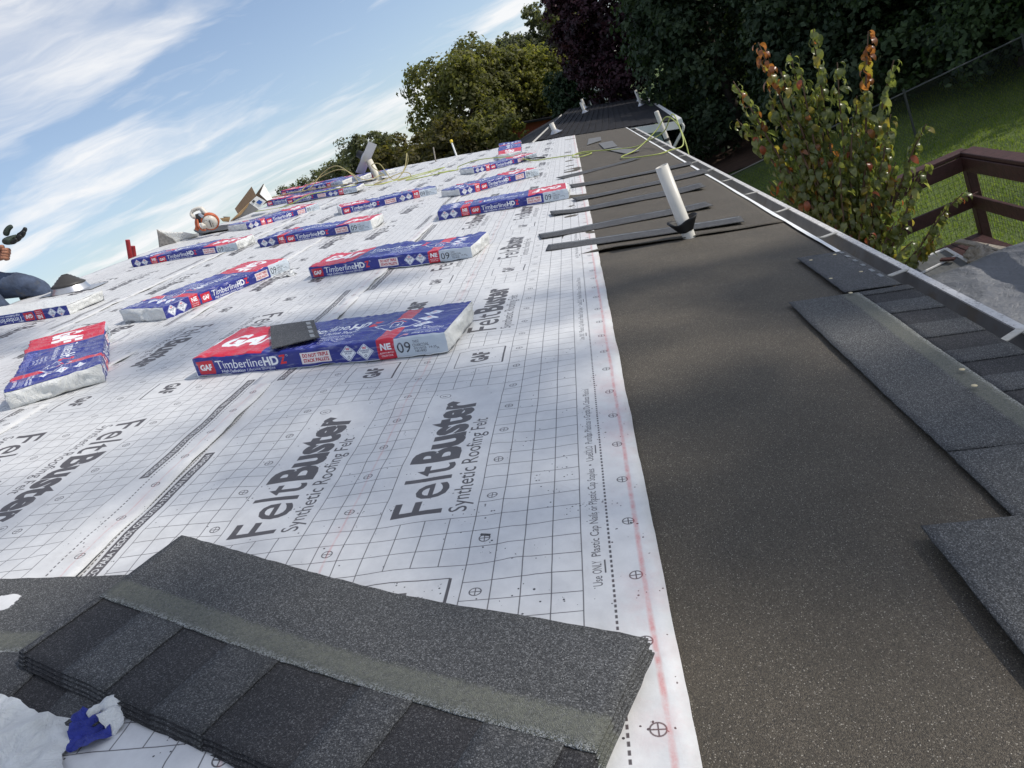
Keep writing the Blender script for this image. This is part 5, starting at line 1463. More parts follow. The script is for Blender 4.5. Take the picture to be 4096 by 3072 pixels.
mb = MB(); mb.add([(-.001, 0, EZ-.2), (.55, 0, EZ-.2), (.55, HWD, RZ-.2), (-.001, HWD, RZ-.2), (-.001, 2*HWD, EZ-.2), (.55, 2*HWD, EZ-.2)], [(0,1,2,3), (3,2,5,4)]); mb.build('soffit', M_ALUW, nh)
mb = MB(); mb.beam((-.05, -.07, EZ-.06), (HL, -.07, EZ-.06), .11, .11); g_ = mb.build('gutter', M_ALUW, nh)
mb = MB(); mb.tube(catmull([(.12, -.08, EZ-.1), (.12, -.09, EZ-.25), (.2, .2, EZ-.52), (.5, .36, EZ-.75), (.5, .36, EZ-1.2), (.5, .36, GROUND+.1)], 4), .036, 10); mb.build('downspout', M_ALUW, g_)
mb = MB(); mb.box((x0-.02, 1.6, -2.6), (x0-.001, 2.6, -1.5)); w_ = mb.build('window', M_GLASS, nh)
mb = MB()
for a_ in ((1.55, -2.66, 1.6, -1.44), (2.6, -2.66, 2.65, -1.44), (1.601, -2.66, 2.599, -2.601), (1.601, -1.499, 2.599, -1.44)): mb.box((x0-.05, a_[0], a_[1]), (x0-.021, a_[2], a_[3]))
mb.build('window_frame', M_ALUW, w_)
# cross wing on the left, seen over the ridge
WG = [Vector((16.0, .95, -.02)), Vector((31.0, .22, -.02)), Vector((29.0, 1.6, -.05)), Vector((24.0, 2.27, -.06)), Vector((19.0, 3.2, -.10)), Vector((16.2, 3.6, -.12))]
NI = NM.inverted()
mb = MB(); P_ = [NI @ p for p in WG]; mb.add(P_ + [p-Vector((0, 0, .12)) for p in P_], [tuple(range(6)), tuple(range(11, 5, -1))] + [(i+6, (i+1) % 6+6, (i+1) % 6, i) for i in range(6)])
mb.build('wing_roof', M_NROOF, nh)
# roof pipes
def ny(f): return HWD*f
def nloc(wx, wy):
    q = NM.inverted() @ Vector((wx, wy, 0)); return q.x, q.y
GV = 'vent pipes on the neighbouring roof'
for (wx, wy, h, lb, k) in ((29.5, -.72, .42, 'left rear vent pipe on the black neighbouring roof, farther of the left pair', 1), (26.0, -.60, .42, 'left rear vent pipe on the black neighbouring roof, nearer of the left pair', 1),
                        (28.6, -2.70, .45, 'upper of the two pale vent pipes near the right edge of the black roof', 1), (24.8, -2.40, .5, 'lower of the two pale vent pipes near the right edge of the black roof', 1), (17.6, .36, .30, 'grey square-topped vent standing just beyond the end of the white felt', 1.25)):
    lx, ly = nloc(wx, wy)
    z = EZ+rise*(min(ly, 2*HWD-ly)/HWD)
    v_ = empty('roof_vent_pipe', NM @ Matrix.Translation((lx, ly, z)), lb, 'vent pipe', GV)
    mb = MB(); mb.lathe([(.05*k, -.05), (.05*k, h), (.04*k, h), (.04*k, h-.1), (0, h-.1)], None, 16); mb.build('pipe', M_PVC, v_)
    mb = MB(); mb.lathe([(.16*k, .03), (.10*k, .06), (.055*k, .12)], None, 16); mb.build('flashing', M_ALU, v_)
tp = empty('flue_pipe', Matrix.Translation((15.9, -1.93, GROUND)), 'tall pale flue pipe standing in front of the blue gable', 'flue pipe')
mb = MB(); mb.lathe([(.055, 0), (.055, 2.72), (.045, 2.74), (0, 2.74)], None, 18); mb.build('pipe', M_PVC, tp)
mb = MB(); mb.lathe([(.061, 2.04), (.064, 2.05), (.064, 2.09), (.061, 2.1)], None, 18); mb.build('band', M_SAWDARK, tp)
mb = MB(); mb.beam((.05, 0, 2.07), (.95, -.04, 2.07), .03, .03); mb.build('bracket', M_SAWDARK, tp)

# brick house and white garage among the trees
def small_house(name, M, w, d, h, rise_, mats, label):
    t_ = empty(name, M, label, 'house')
    mb = MB(); mb.box((0, 0, -3), (d, w, h)); mb.add([(0, 0, h), (0, w, h), (0, w/2, h+rise_), (d, 0, h), (d, w, h), (d, w/2, h+rise_)], [(0,2,1), (3,4,5)]); mb.build('wall', mats[0], t_)
    mb = MB()
    for s_ in (0, 1):
        ya = -.3 if s_ == 0 else w+.3
        za = h - rise_*.3/(w/2)
        P = [(-.3, ya, za), (d+.3, ya, za), (d+.3, w/2, h+rise_), (-.3, w/2, h+rise_)]
        mb.add(P + [(x, y, z+.12) for x, y, z in P], [(0,1,2,3), (4,5,6,7), (0,1,5,4), (0,3,7,4), (1,2,6,5)])
    mb.build('roof', mats[1], t_)
    for y in (w*.25, w*.62):
        mb = MB(); mb.box((-.03, y, h-1.5), (-.002, y+.8, h-.4)); win = mb.build('window', M_GLASS, t_)
        mb = MB(); mb.box((-.06, y-.06, h-1.56), (-.031, y, h-.34)); mb.box((-.06, y+.8, h-1.56), (-.031, y+.86, h-.34)); mb.box((-.06, y+.001, h-1.56), (-.031, y+.799, h-1.5)); mb.build('window_frame', M_ALUW, win)
    return t_
small_house('brick_house', Matrix.Translation((44, 1.2, -.8)), 4.2, 8, .55, .6, (M_BRICK, M_NROOF), 'red brick house mostly hidden behind the trees and black roof')
small_house('garage', Matrix.Translation((44, -2.6, -1.2)), 1.8, 5, 1.5, .7, (M_ALUW, M_NROOF), 'pale garage gable glimpsed beneath the purple tree')

# ------------------------------------------------------------------ trees
def crown_mesh(lobes, nleaf, size, seed, clump=.38, per=26, droop=.2, tintf=None, flat=.75):
    rs = np.random.RandomState(seed)
    lob = np.array(lobes, float)
    vol = lob[:, 3]*lob[:, 4]*lob[:, 5]; pr = (vol**.67)/np.sum(vol**.67)
    nc = max(4, nleaf//per)
    L = rs.choice(len(lob), nc, p=pr)
    d = rs.normal(size=(nc, 3)); d /= np.linalg.norm(d, axis=1, keepdims=True)
    d[:, 2] = np.where(d[:, 2] < -.8, -d[:, 2]*.6, d[:, 2])
    rad_ = rs.uniform(.45, 1.03, nc)**.55
    cc = lob[L, :3] + d*rad_[:, None]*lob[L, 3:6]
    cs = clump*rs.uniform(.5, 1.35, nc)
    ci = np.repeat(np.arange(nc), per)
    nl = len(ci)
    off = rs.normal(size=(nl, 3)); off /= (np.linalg.norm(off, axis=1, keepdims=True)+1e-9); off *= (rs.rand(nl)**.5)[:, None]
    off[:, 2] *= flat
    C = cc[ci] + off*cs[ci][:, None]
    nrm = d[ci]*.7 + off*.6 + rs.normal(size=(nl, 3))*.55 + np.array([0, 0, .55])
    nrm /= np.linalg.norm(nrm, axis=1, keepdims=True)
    ax = rs.normal(size=(nl, 3)); ax[:, 2] -= droop*3
    ax -= nrm*np.sum(ax*nrm, 1, keepdims=True); ax /= np.linalg.norm(ax, axis=1, keepdims=True)
    bx_ = np.cross(nrm, ax)
    s = size*rs.uniform(.6, 1.35, nl)[:, None]
    bend = nrm*s*.18
    V = np.stack([C-ax*s*.6, C+bx_*s*.38+bend*.4, C+ax*s*.62-bend, C-bx_*s*.38+bend*.4], 1).reshape(-1, 3)
    F = np.arange(nl*4).reshape(-1, 4)
    tint = np.clip(.5 + .22*rs.normal(size=nc)[ci] + .16*rs.normal(size=nl), 0, 1)
    if tintf is not None: tint = np.clip(tint + tintf(C), 0, 1)
    return mesh_np('crown', V, F, attr=tint)
def trunk_mesh(h, r, limbs, seed):
    rs = random.Random(seed)
    mb = MB()
    lean = Vector((rs.uniform(-.06, .06), rs.uniform(-.06, .06), 0))
    pts = [Vector((0, 0, -.15)), Vector((0, 0, h*.25))+lean*h*.2, Vector((0, 0, h*.55))+lean*h*.6, Vector((0, 0, h*.9))+lean*h]
    cps = catmull(pts, 5); k = len(cps)
    mb.tube(cps, [r*(1.35-.4*min(1, i/3) - .75*i/k) for i in range(k)], 10)
    for i in range(limbs):
        a = 2*math.pi*(i/limbs+rs.random()*.15); z = h*rs.uniform(.3, .75)
        ln = h*rs.uniform(.25, .42)
        b = Vector((0, 0, z))+lean*z*.8
        d = Vector((math.cos(a), math.sin(a), rs.uniform(.5, 1.1))).normalized()
        mid = b+d*ln*.5+Vector((0, 0, ln*.08)); e_ = b+d*ln+Vector((0, 0, ln*.2))
        mb.tube(catmull([b, mid, e_], 4), [r*.38*(1-.085*j) for j in range(9)], 7)
    return mb.mesh('trunk')
def tree(name, label, pos, h, r, lobes, nleaf, size, mat, seed, group=None, clump=.38, per=26, droop=.2, tintf=None, limbs=7, cat='tree'):
    t_ = empty(name, Matrix.Translation(pos), label, cat, group)
    link('trunk', trunk_mesh(h, r, limbs, seed), M_BARK, t_)
    link('crown', crown_mesh(lobes, nleaf, size, seed, clump, per, droop, tintf), mat, t_)
    return t_
def dome(rx, ry, z0, z1, seed, nl=9, k=.55):
    """lobes filling a crown between heights z0 and z1"""
    rs = random.Random(seed); zc = (z0+z1)/2; hz = (z1-z0)/2
    out = [(0, 0, zc, rx*.72, ry*.72, hz*.86)]
    for i in range(nl):
        a = 2*math.pi*i/nl*1.9 + rs.random(); f = rs.uniform(-.75, .8)
        w = math.sqrt(max(.05, 1-f*f))*.68
        s_ = rs.uniform(.75, 1.15)*k
        out.append((rx*w*math.cos(a), ry*w*math.sin(a), zc+hz*f*.8, rx*s_*.8, ry*s_*.8, hz*s_*.62))
    return out
ML_OLIVE = leaf_material('olive_leaves', [(.085, .092, .034), (.155, .160, .062), (.23, .222, .092)], .5)
ML_YELLOW = leaf_material('yellow_green_leaves', [(.10, .112, .032), (.195, .20, .06), (.30, .28, .08)], .5)
ML_DARK = leaf_material('dark_green_leaves', [(.022, .040, .022), (.046, .074, .038), (.080, .112, .056)], .3)
ML_DEEP = leaf_material('deep_green_leaves', [(.026, .050, .020), (.052, .088, .034), (.086, .128, .050)], .35)
ML_PURPLE = leaf_material('purple_leaves', [(.022, .012, .018), (.046, .018, .028), (.080, .030, .040)], .25)
ML_BROWN = leaf_material('bronze_leaves', [(.070, .068, .028), (.118, .108, .044), (.17, .145, .062)], .5)
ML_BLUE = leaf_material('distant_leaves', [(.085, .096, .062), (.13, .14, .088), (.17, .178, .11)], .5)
ML_CONIFER = leaf_material('conifer_sprays', [(.014, .030, .014), (.026, .050, .022), (.045, .075, .03)], .15)
GB = 'trees beyond the roof'
def T(name, label, x, y, z, top, rx, ry, bot, nleaf, size, mat, seed, **k):
    """crown from bot to top (world heights)"""
    nl = k.pop('nl', 11)
    base = k.pop('base', z)
    return tree(name, label, (x, y, base), max(1.5, (top-base)*.8), .10+.022*(top-base), dome(rx, ry, bot-base, top-base, seed, nl), nleaf, size, mat, seed, GB, clump=max(.25, .16*min(rx, ry)), **k)
T('broadleaf_tree', 'large olive-green broadleaf tree standing against the sky, biggest crown beyond the roof', 43, 5.5, GROUND, 6.5, 3.4, 3.3, -1.6, 30000, .19, ML_OLIVE, 21, nl=16)
T('broadleaf_tree', 'olive-green tree filling the gap right of the biggest crown', 46, 3.0, GROUND, 4.9, 2.2, 2.0, -1.5, 12000, .19, ML_OLIVE, 22, nl=12)
T('broadleaf_tree', 'yellow-green tree with a sunlit rounded top left of the purple tree', 47, .9, GROUND, 4.7, 2.4, 2.3, -1.2, 17000, .18, ML_YELLOW, 23, nl=13)
T('maple_tree', 'low bronze-green tree at the foot of the biggest crown', 35, 6.6, GROUND, 2.7, 2.2, 1.9, -2.5, 13000, .17, ML_BROWN, 24, nl=12)
T('broadleaf_tree', 'low bushy tree between the bronze tree and the black roof', 36, 4.0, GROUND, 1.8, 1.6, 1.7, -2.4, 9000, .16, ML_OLIVE, 25)
T('maple_tree', 'small bronze-green tree behind the far white vent pipe', 38, 9.2, GROUND, 3.2, 2.2, 1.9, -2.2, 10000, .17, ML_BROWN, 26)
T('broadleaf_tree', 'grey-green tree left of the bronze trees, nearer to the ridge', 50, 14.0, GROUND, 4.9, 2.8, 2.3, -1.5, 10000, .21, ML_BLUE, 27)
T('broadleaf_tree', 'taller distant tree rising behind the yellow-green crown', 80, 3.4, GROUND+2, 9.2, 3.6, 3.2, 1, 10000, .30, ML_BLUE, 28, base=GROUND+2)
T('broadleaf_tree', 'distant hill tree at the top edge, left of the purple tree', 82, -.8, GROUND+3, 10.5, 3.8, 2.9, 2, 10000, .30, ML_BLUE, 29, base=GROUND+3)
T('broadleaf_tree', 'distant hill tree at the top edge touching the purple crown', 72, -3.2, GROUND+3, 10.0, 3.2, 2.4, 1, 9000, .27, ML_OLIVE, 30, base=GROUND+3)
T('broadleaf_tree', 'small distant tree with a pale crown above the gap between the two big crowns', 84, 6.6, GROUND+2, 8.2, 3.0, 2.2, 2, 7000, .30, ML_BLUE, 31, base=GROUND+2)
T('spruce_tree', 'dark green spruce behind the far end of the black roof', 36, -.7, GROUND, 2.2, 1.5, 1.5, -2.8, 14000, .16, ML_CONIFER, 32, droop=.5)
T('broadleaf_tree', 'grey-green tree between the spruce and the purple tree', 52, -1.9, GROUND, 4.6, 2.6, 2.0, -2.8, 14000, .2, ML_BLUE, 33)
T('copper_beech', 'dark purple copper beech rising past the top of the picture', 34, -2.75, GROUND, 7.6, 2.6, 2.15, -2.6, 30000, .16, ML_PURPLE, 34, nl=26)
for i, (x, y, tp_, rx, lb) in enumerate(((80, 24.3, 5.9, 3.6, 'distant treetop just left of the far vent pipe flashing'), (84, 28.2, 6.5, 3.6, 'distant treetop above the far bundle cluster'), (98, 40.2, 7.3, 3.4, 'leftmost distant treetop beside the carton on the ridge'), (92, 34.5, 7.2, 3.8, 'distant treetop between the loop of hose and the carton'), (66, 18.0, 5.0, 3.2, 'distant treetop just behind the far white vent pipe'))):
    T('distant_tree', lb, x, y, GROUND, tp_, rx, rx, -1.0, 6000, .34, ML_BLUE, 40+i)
GR = 'dark trees behind the lawn'
def T2(label, x, y, top, rx, ry, bot, nleaf, size, mat, seed, **k):
    nl = k.pop('nl', 14); name = k.pop('name', 'lawn_tree'); cat_ = k.get('cat', 'tree')
    rq = random.Random(seed+7)
    low = [(rx*.78*math.cos(q), ry*.78*math.sin(q), bot-GROUND+rq.uniform(.5, 1.3), rx*.42, ry*.42, 1.0) for q in [2*math.pi*i/7+rq.random() for i in range(7)]] if cat_ == 'tree' else []
    return tree(name, label, (x, y, float(ground_h(np.array(x), np.array(y)))), max(2.0, (top-GROUND)*.75), .2, low + dome(rx, ry, bot-GROUND, top-GROUND, seed, nl), nleaf, size, mat, seed, GR, clump=.42, **k)
T2('dense dark green tree right of the purple tree, its foliage reaching the ground', 25.0, -5.2, 6.0, 3.2, 2.5, -3.4, 34000, .15, ML_DARK, 51, nl=26)
T2('dark tree behind the pear-like sapling, low hanging foliage', 21.5, -8.2, 5.5, 3.4, 3.0, -3.2, 36000, .14, ML_DARK, 52, nl=26)
T2('dark spreading tree over the shaded lawn at upper right', 19.0, -10.2, 4.5, 3.6, 3.0, -3.1, 36000, .13, ML_DEEP, 53, nl=24)
T2('broad tree at the right edge above the lawn with a few sunlit leaves', 18.0, -13.0, 3.4, 4.0, 3.4, -3.0, 34000, .12, ML_DEEP, 54, nl=22)
T2('tree whose branches hang into the picture at the far upper right corner', 15.8, -10.3, 2.6, 2.9, 2.5, -2.7, 28000, .105, ML_DEEP, 60, nl=20)
T2('tall tree in deep shade behind the lawn trees', 30, -12.5, 8.0, 5.2, 5.0, -3.0, 26000, .20, ML_DARK, 55, nl=24)
T2('tall dark tree behind the purple tree and the lawn trees', 33, -7.2, 8.5, 3.6, 3.0, -3.2, 24000, .18, ML_DARK, 56, nl=24)
T2('tall shade tree on the right beyond the deck', 22.5, -17.5, 4.0, 5.2, 4.6, -2.6, 24000, .18, ML_DEEP, 57, nl=24)
T2('tall shade tree farthest right of the lawn', 14.5, -21.5, 3.5, 4.6, 4.2, -2.0, 18000, .18, ML_DEEP, 58, nl=22)
for i, (x, y, rx) in enumerate(((27.5, -4.6, 1.5), (19.6, -5.7, 1.0), (16.9, -9.9, 2.2), (24.5, -11.5, 2.2), (28.5, -9.2, 2.4), (38, -9.5, 3.0), (37, -5.8, 2.2))):
    lb = ['dark shrub between the hulls and the purple tree', 'low dark shrub by the fence under the dark tree', 'dark shrub at the upper right edge of the shaded lawn', 'dark undergrowth shrub below the tree in deep shade', 'dark undergrowth shrub behind the dense dark tree', 'large shrub in the far shade behind the lawn', 'large shrub behind the copper beech'][i]
    T2(lb, x, y, GROUND+1.9*rx**.6, rx, rx*.9, GROUND, int(4500*rx), .11+.02*rx, ML_DARK, 70+i, name='shrub', cat='shrub', limbs=4, nl=10)
T2('sparse very tall tree far to the right, outside the view', 2.6, -22.5, 21.0, 3.4, 3.6, 12.0, 2600, .24, ML_DEEP, 59)  # unseen tree, height and thin crown shaped to cast soft dappled shade

# ------------------------------------------------------------------ sapling beside the gutter
sap = empty('sapling', Matrix.Translation((6.0, -2.15, GROUND)), 'young pear-like tree with curled green leaves turning red and orange, beside the gutter', 'tree')
rs = random.Random(12)
SB = Vector((6.0, -2.15, GROUND))
shoots = [  # tip (world), base fork height
    ((6.22, -2.59, .17), -1.9), ((6.36, -2.13, .28), -1.8), ((6.32, -2.36, .06), -1.9), ((6.41, -1.81, .05), -1.6), ((6.39, -1.72, -.30), -1.5), ((6.06, -2.98, -.05), -1.9), ((6.0, -3.10, -.38), -1.8),
    ((5.84, -3.16, -1.02), -2.0), ((5.60, -3.22, -1.70), -2.2), ((5.72, -3.02, -1.35), -2.1), ((6.30, -1.80, -1.0), -1.9), ((6.20, -1.95, -1.42), -2.0), ((6.1, -2.75, -.55), -1.9), ((6.25, -2.45, -.35), -1.7), ((6.3, -2.05, -.25), -1.7),
    ((5.9, -2.85, -1.25), -2.1), ((5.75, -2.65, -1.75), -2.2), ((6.0, -2.35, -1.2), -2.0), ((6.1, -2.2, -.75), -1.8), ((6.05, -2.55, -.95), -1.8), ((5.62, -2.95, -2.0), -2.3), ((5.8, -2.5, -1.4), -2.1),
    ((6.15, -2.35, -.15), -1.8), ((6.2, -2.2, -.05), -1.8), ((6.2, -2.7, -.2), -1.9), ((6.15, -2.1, -.5), -1.8), ((5.95, -2.6, -.75), -1.9), ((5.9, -2.4, -.95), -1.9), ((5.85, -2.9, -.8), -2.0), ((5.8, -2.75, -1.1), -2.0), ((5.95, -2.2, -1.35), -2.1), ((5.7, -2.4, -1.75), -2.2), ((5.6, -2.7, -1.95), -2.3), ((6.3, -1.95, -.75), -1.7)]
mb = MB()
mb.tube(catmull([(0, 0, -.1), (.02, -.02, .7), (.0, -.06, 1.2), (.03, -.1, 1.7)], 5), [.05-.0016*i for i in range(16)], 9)
sap_leaves = []
for k, (tip, fz) in enumerate(shoots):
    tip = Vector(tip) - SB
    base = Vector((.01, -.05, fz-GROUND-.25))
    mid = base.lerp(tip, .45) + Vector((rs.uniform(-.05, .05), rs.uniform(-.05, .05), -.10*abs(tip.y)))
    path = catmull([base, mid, tip.lerp(mid, .35)+Vector((0, 0, .03)), tip], 7)
    kk = len(path)
    mb.tube(path, [.015*(1-.85*i/kk)+.0018 for i in range(kk)], 6)
    clen = 0.0
    tot = sum((path[i+1]-path[i]).length for i in range(kk-1))
    step = .020; nxt = tot*.22
    for i in range(kk-1):
        sl = (path[i+1]-path[i]).length
        while nxt < clen+sl:
            f = nxt/tot
            p = path[i].lerp(path[i+1], (nxt-clen)/sl)
            for _ in range(2 if rs.random() < .35 else 1):
                a = rs.uniform(0, 6.283)
                outd = Vector((math.cos(a), math.sin(a), 0))
                red = 0
                q = p+SB
                if f > .80 and k in (1, 5): red = 2 if rs.random() < .75 else 1
                elif k == 3 and f > .7: red = 2 if rs.random() < .3 else 0
                elif k in (4, 10) and rs.random() < .12: red = 3
                elif rs.random() < .03: red = rs.choice((2, 3))
                elif rs.random() < .12: red = 1
                sap_leaves.append((p + outd*rs.uniform(.01, .045), a, rs.uniform(.75, 1.2)*(1.0 if f < .93 else .85), red, f))
            nxt += step*rs.uniform(.7, 1.4)
        clen += sl
mb.build('stem', M_TWIG, sap)
def leaf_shape(curl, seed):
    """One curled leaf along +x, stalk at the origin, hanging."""
    L = .112; vs_, fs_ = [], []
    n_ = 6
    for i in range(n_+1):
        t = i/n_
        w = .0275*math.sin(math.pi*min(1, t*.93+.05))**.8
        ang = -.35 - curl*t
        # integrate the bend
        if i == 0: x = z = 0.0
        else: x += L/n_*math.cos(ang); z += L/n_*math.sin(ang)
        fold = .35*w
        vs_ += [(x, -w, z+fold), (x, 0, z), (x, w, z+fold)]
        if i:
            a = (i-1)*3
            fs_ += [(a, a+1, a+4, a+3), (a+1, a+2, a+5, a+4)]
    return vs_, fs_
shapes = [leaf_shape(c_, i) for i, c_ in enumerate((1.5, 2.1, 2.6, 1.9))]
def fixed_leaf(name, col, col2):
    m, n, l, b = new_mat(name)
    t = N(n, 'ShaderNodeTexCoord'); no = N(n, 'ShaderNodeTexNoise', inp={'Scale': 25.0, 'Detail': 3.0}); l.new(t.outputs['Object'], no.inputs['Vector'])
    oi = N(n, 'ShaderNodeObjectInfo')
    mx0 = N(n, 'ShaderNodeMath', operation='MULTIPLY_ADD', inp={1: .6}); l.new(oi.outputs['Random'], mx0.inputs[0]); l.new(no.outputs['Fac'], mx0.inputs[2])
    r = N(n, 'ShaderNodeValToRGB'); e = r.color_ramp.elements
    e[0].position = .35; e[0].color = tuple(col)+(1,); e[1].position = .95; e[1].color = tuple(col2)+(1,)
    l.new(mx0.outputs[0], r.inputs[0]); l.new(r.outputs[0], b.inputs['Base Color']); b.inputs['Roughness'].default_value = .30; b.inputs['Specular IOR Level'].default_value = .7
    tr = N(n, 'ShaderNodeBsdfTranslucent')
    tm = N(n, 'ShaderNodeMix', data_type='RGBA', blend_type='MULTIPLY'); tm.inputs[0].default_value = 1.0; l.new(r.outputs[0], tm.inputs[6]); tm.inputs[7].default_value = (1.9, 1.9, .9, 1); l.new(tm.outputs[2], tr.inputs[0])
    ms = N(n, 'ShaderNodeMixShader', inp={0: .5}); l.new(b.outputs[0], ms.inputs[1]); l.new(tr.outputs[0], ms.inputs[2]); l.new(ms.outputs[0], n['Material Output'].inputs[0])
    return m
LM = [fixed_leaf('sapling_green', (.10, .125, .04), (.25, .27, .115)), fixed_leaf('sapling_yellow', (.22, .19, .04), (.34, .27, .08)), fixed_leaf('sapling_orange', (.20, .075, .03), (.34, .14, .06)), fixed_leaf('sapling_red', (.30, .07, .045), (.42, .14, .08))]
lmesh = {}
for mi in range(4):
    for si in range(4):
        me = bpy.data.meshes.new('leaf'); me.from_pydata(shapes[si][0], [], shapes[si][1]); me.polygons.foreach_set('use_smooth', [True]*len(me.polygons)); me.materials.append(LM[mi]); me.update(); lmesh[(mi, si)] = me
camd = [(Vector(l_[0])+SB-CAM).length for l_ in sap_leaves]
order = sorted(range(len(sap_leaves)), key=lambda i: -sap_leaves[i][2] - (.15 if sap_leaves[i][3] > 1 else 0) + .25*camd[i])
rest = [MB() for _ in range(4)]
for r_, i in enumerate(order):
    p, a, s_, red, f = sap_leaves[i]
    M = Matrix.Translation(p) @ Euler((rs.uniform(-.5, .5), rs.uniform(-.5, .5), a)).to_matrix().to_4x4() @ Matrix.Scale(s_, 4)
    si = rs.randrange(4)
    if r_ < 296:
        o = bpy.data.objects.new('leaf', lmesh[(red, si)]); COL.objects.link(o); o.parent = sap; o.matrix_local = M
    else:
        rest[red].add([M @ Vector(v) for v in shapes[si][0]], shapes[si][1], True)
allm = MB(); mats_idx = []
for k in range(4):
    b0 = len(allm.v)
    allm.v += rest[k].v; allm.f += [tuple(j+b0 for j in f_) for f_ in rest[k].f]; allm.sm += rest[k].sm; mats_idx += [k]*len(rest[k].f)
me = allm.mesh('leaves')
for m_ in LM: me.materials.append(m_)
me.polygons.foreach_set('material_index', mats_idx)
o = link('leaves', me, None, sap); o['kind'] = 'stuff'

# ------------------------------------------------------------------ deck with railing
DZ = -2.5
dk = empty('deck', Matrix.Translation((6.0, -3.2, GROUND)), 'red-brown timber deck with a railing and wire mesh at right', 'deck')
DI = dk.matrix_world.inverted()
def D(x, y, z): return DI @ Vector((x, y, z))
for i in range(7):
    y = -2.72-.145*i
    mb = MB(); mb.beam(D(1.5, y, DZ-.02), D(6.55, y, DZ-.02), .138, .038, bevel=.004); mb.build('deck_board', M_STAIN, dk)
mb = MB(); mb.beam(D(6.575, -2.6, DZ-.12), D(6.575, -3.72, DZ-.12), .038, .2); mb.build('rim_joist', M_STAIN, dk)
mb = MB(); mb.beam(D(1.5, -3.685, DZ-.15), D(6.55, -3.685, DZ-.15), .038, .2); mb.build('rim_joist', M_STAIN, dk)
XR, YR, CZ = 6.50, -3.70, -1.57
for (x, y) in ((XR, YR), (XR, -2.0), (4.3, YR), (2.2, YR)):
    mb = MB(); mb.beam(D(x, y, GROUND-.1), D(x, y, CZ-.045), .09, .09, (1, 0, 0), bevel=.006); mb.build('post', M_STAIN, dk)
for (a, b_) in (((XR, YR), (XR, -1.55)), ((XR-.046, YR), (1.5, YR))):
    off = Vector((0, 0, 0))
    mb = MB(); mb.beam(D(a[0], a[1], CZ-.02), D(b_[0], b_[1], CZ-.02), .145, .04, bevel=.006); mb.build('rail_cap', M_STAIN, dk)
    sh = Vector((-.066, 0, 0)) if a[0] == b_[0] else Vector((0, .066, 0))
    for z, h_ in ((CZ-.12, .15), (DZ+.40, .14)):
        mb = MB(); mb.beam(D(a[0], a[1], z)+sh, D(b_[0], b_[1], z)+sh, .036, h_, bevel=.004); mb.build('rail', M_STAIN, dk)
mb = MB()
for k in range(44):
    y = YR + .05*k
    if y > -1.55: break
    mb.tube([D(XR+.05, y, DZ+.02), D(XR+.05+.004*math.sin(k), y, CZ-.06)], .0014, 4, False)
for k in range(95):
    x = XR-.05*k
    if x < 1.6: break
    mb.tube([D(x, YR-.05, DZ+.02), D(x+.003*math.sin(k), YR-.05, CZ-.06)], .0014, 4, False)
for k in range(17):
    z = DZ+.03+.05*k
    mb.tube([D(XR+.052, YR, z), D(XR+.052, -1.55, z)], .0014, 4, False); mb.tube([D(XR, YR-.052, z), D(1.6, YR-.052, z)], .0014, 4, False)
o = mb.build('wire_mesh', M_WIRE, dk); o['kind'] = 'stuff'
# things on the deck
sc_ = empty('window_screen', Matrix.Translation((5.86, -2.98, DZ+.06)), 'old white-framed window screen lying on the deck by the railing', 'window screen')
SCI = sc_.matrix_world.inverted()
q_ = [Vector(p) for p in ((6.16, -2.74, DZ+.12), (6.24, -3.20, DZ+.09), (5.58, -3.18, DZ+.05), (5.40, -2.70, DZ+.08))]
mb = MB()
for i in range(4): mb.beam(SCI@q_[i], SCI@q_[(i+1) % 4], .035, .022)
mb.build('frame', M_ALUW, sc_)
mb = MB(); mb.add([SCI@p for p in q_]+[SCI@(p-Vector((0, 0, .004))) for p in q_], [(0,1,2,3), (7,6,5,4)]); mb.build('panel', M_GREYPANEL, sc_)
mb = MB(); mb.beam(SCI@(q_[0].lerp(q_[3], .45)+Vector((0, 0, .012))), SCI@(q_[1].lerp(q_[2], .2).lerp(q_[2], .25)+Vector((0, 0, .012))), .025, .014); mb.build('loose_bar', M_ALUW, sc_)
mb = MB(); mb.beam(SCI@(Vector((5.95, -3.02, DZ+.12))), SCI@(Vector((5.86, -3.11, DZ+.11))), .05, .02); mb.build('broken_latch', M_STAIN, sc_)
bd_ = MB(); bd_.beam((6.24, -3.33, DZ+.12), (5.45, -3.44, DZ+.13), .07, .025, bevel=.003); tag(bd_.build('board', M_TIMBER), 'weathered grey board lying across the deck behind the tarp', 'board')
def lump(name, cx, cy, cz, rx, ry, rz, mat, label, cat, seed, amp=.3, f=3.0):
    bm_ = bmesh.new(); bmesh.ops.create_icosphere(bm_, subdivisions=4, radius=1)
    for v in bm_.verts:
        k = 1+amp*float(vnoise(v.co.x*f+seed, v.co.y*f+v.co.z*f*1.3))+amp*.5*float(vnoise(v.co.x*f*3+seed, v.co.z*f*3+v.co.y*2))
        v.co = Vector((v.co.x*rx*k, v.co.y*ry*k, max(v.co.z, -.25)*rz*k))
    me = bpy.data.meshes.new(name); bm_.to_mesh(me); bm_.free(); me.polygons.foreach_set('use_smooth', [True]*len(me.polygons)); me.update()
    o = link(name, me, mat, None, Matrix.Translation((cx, cy, cz))); return tag(o, label, cat)
lump('rag', 5.78, -3.30, DZ+.06, .16, .11, .10, M_RAG, 'dusty crumpled rag between the window screen and the board', 'rag', 5, .45, 4)
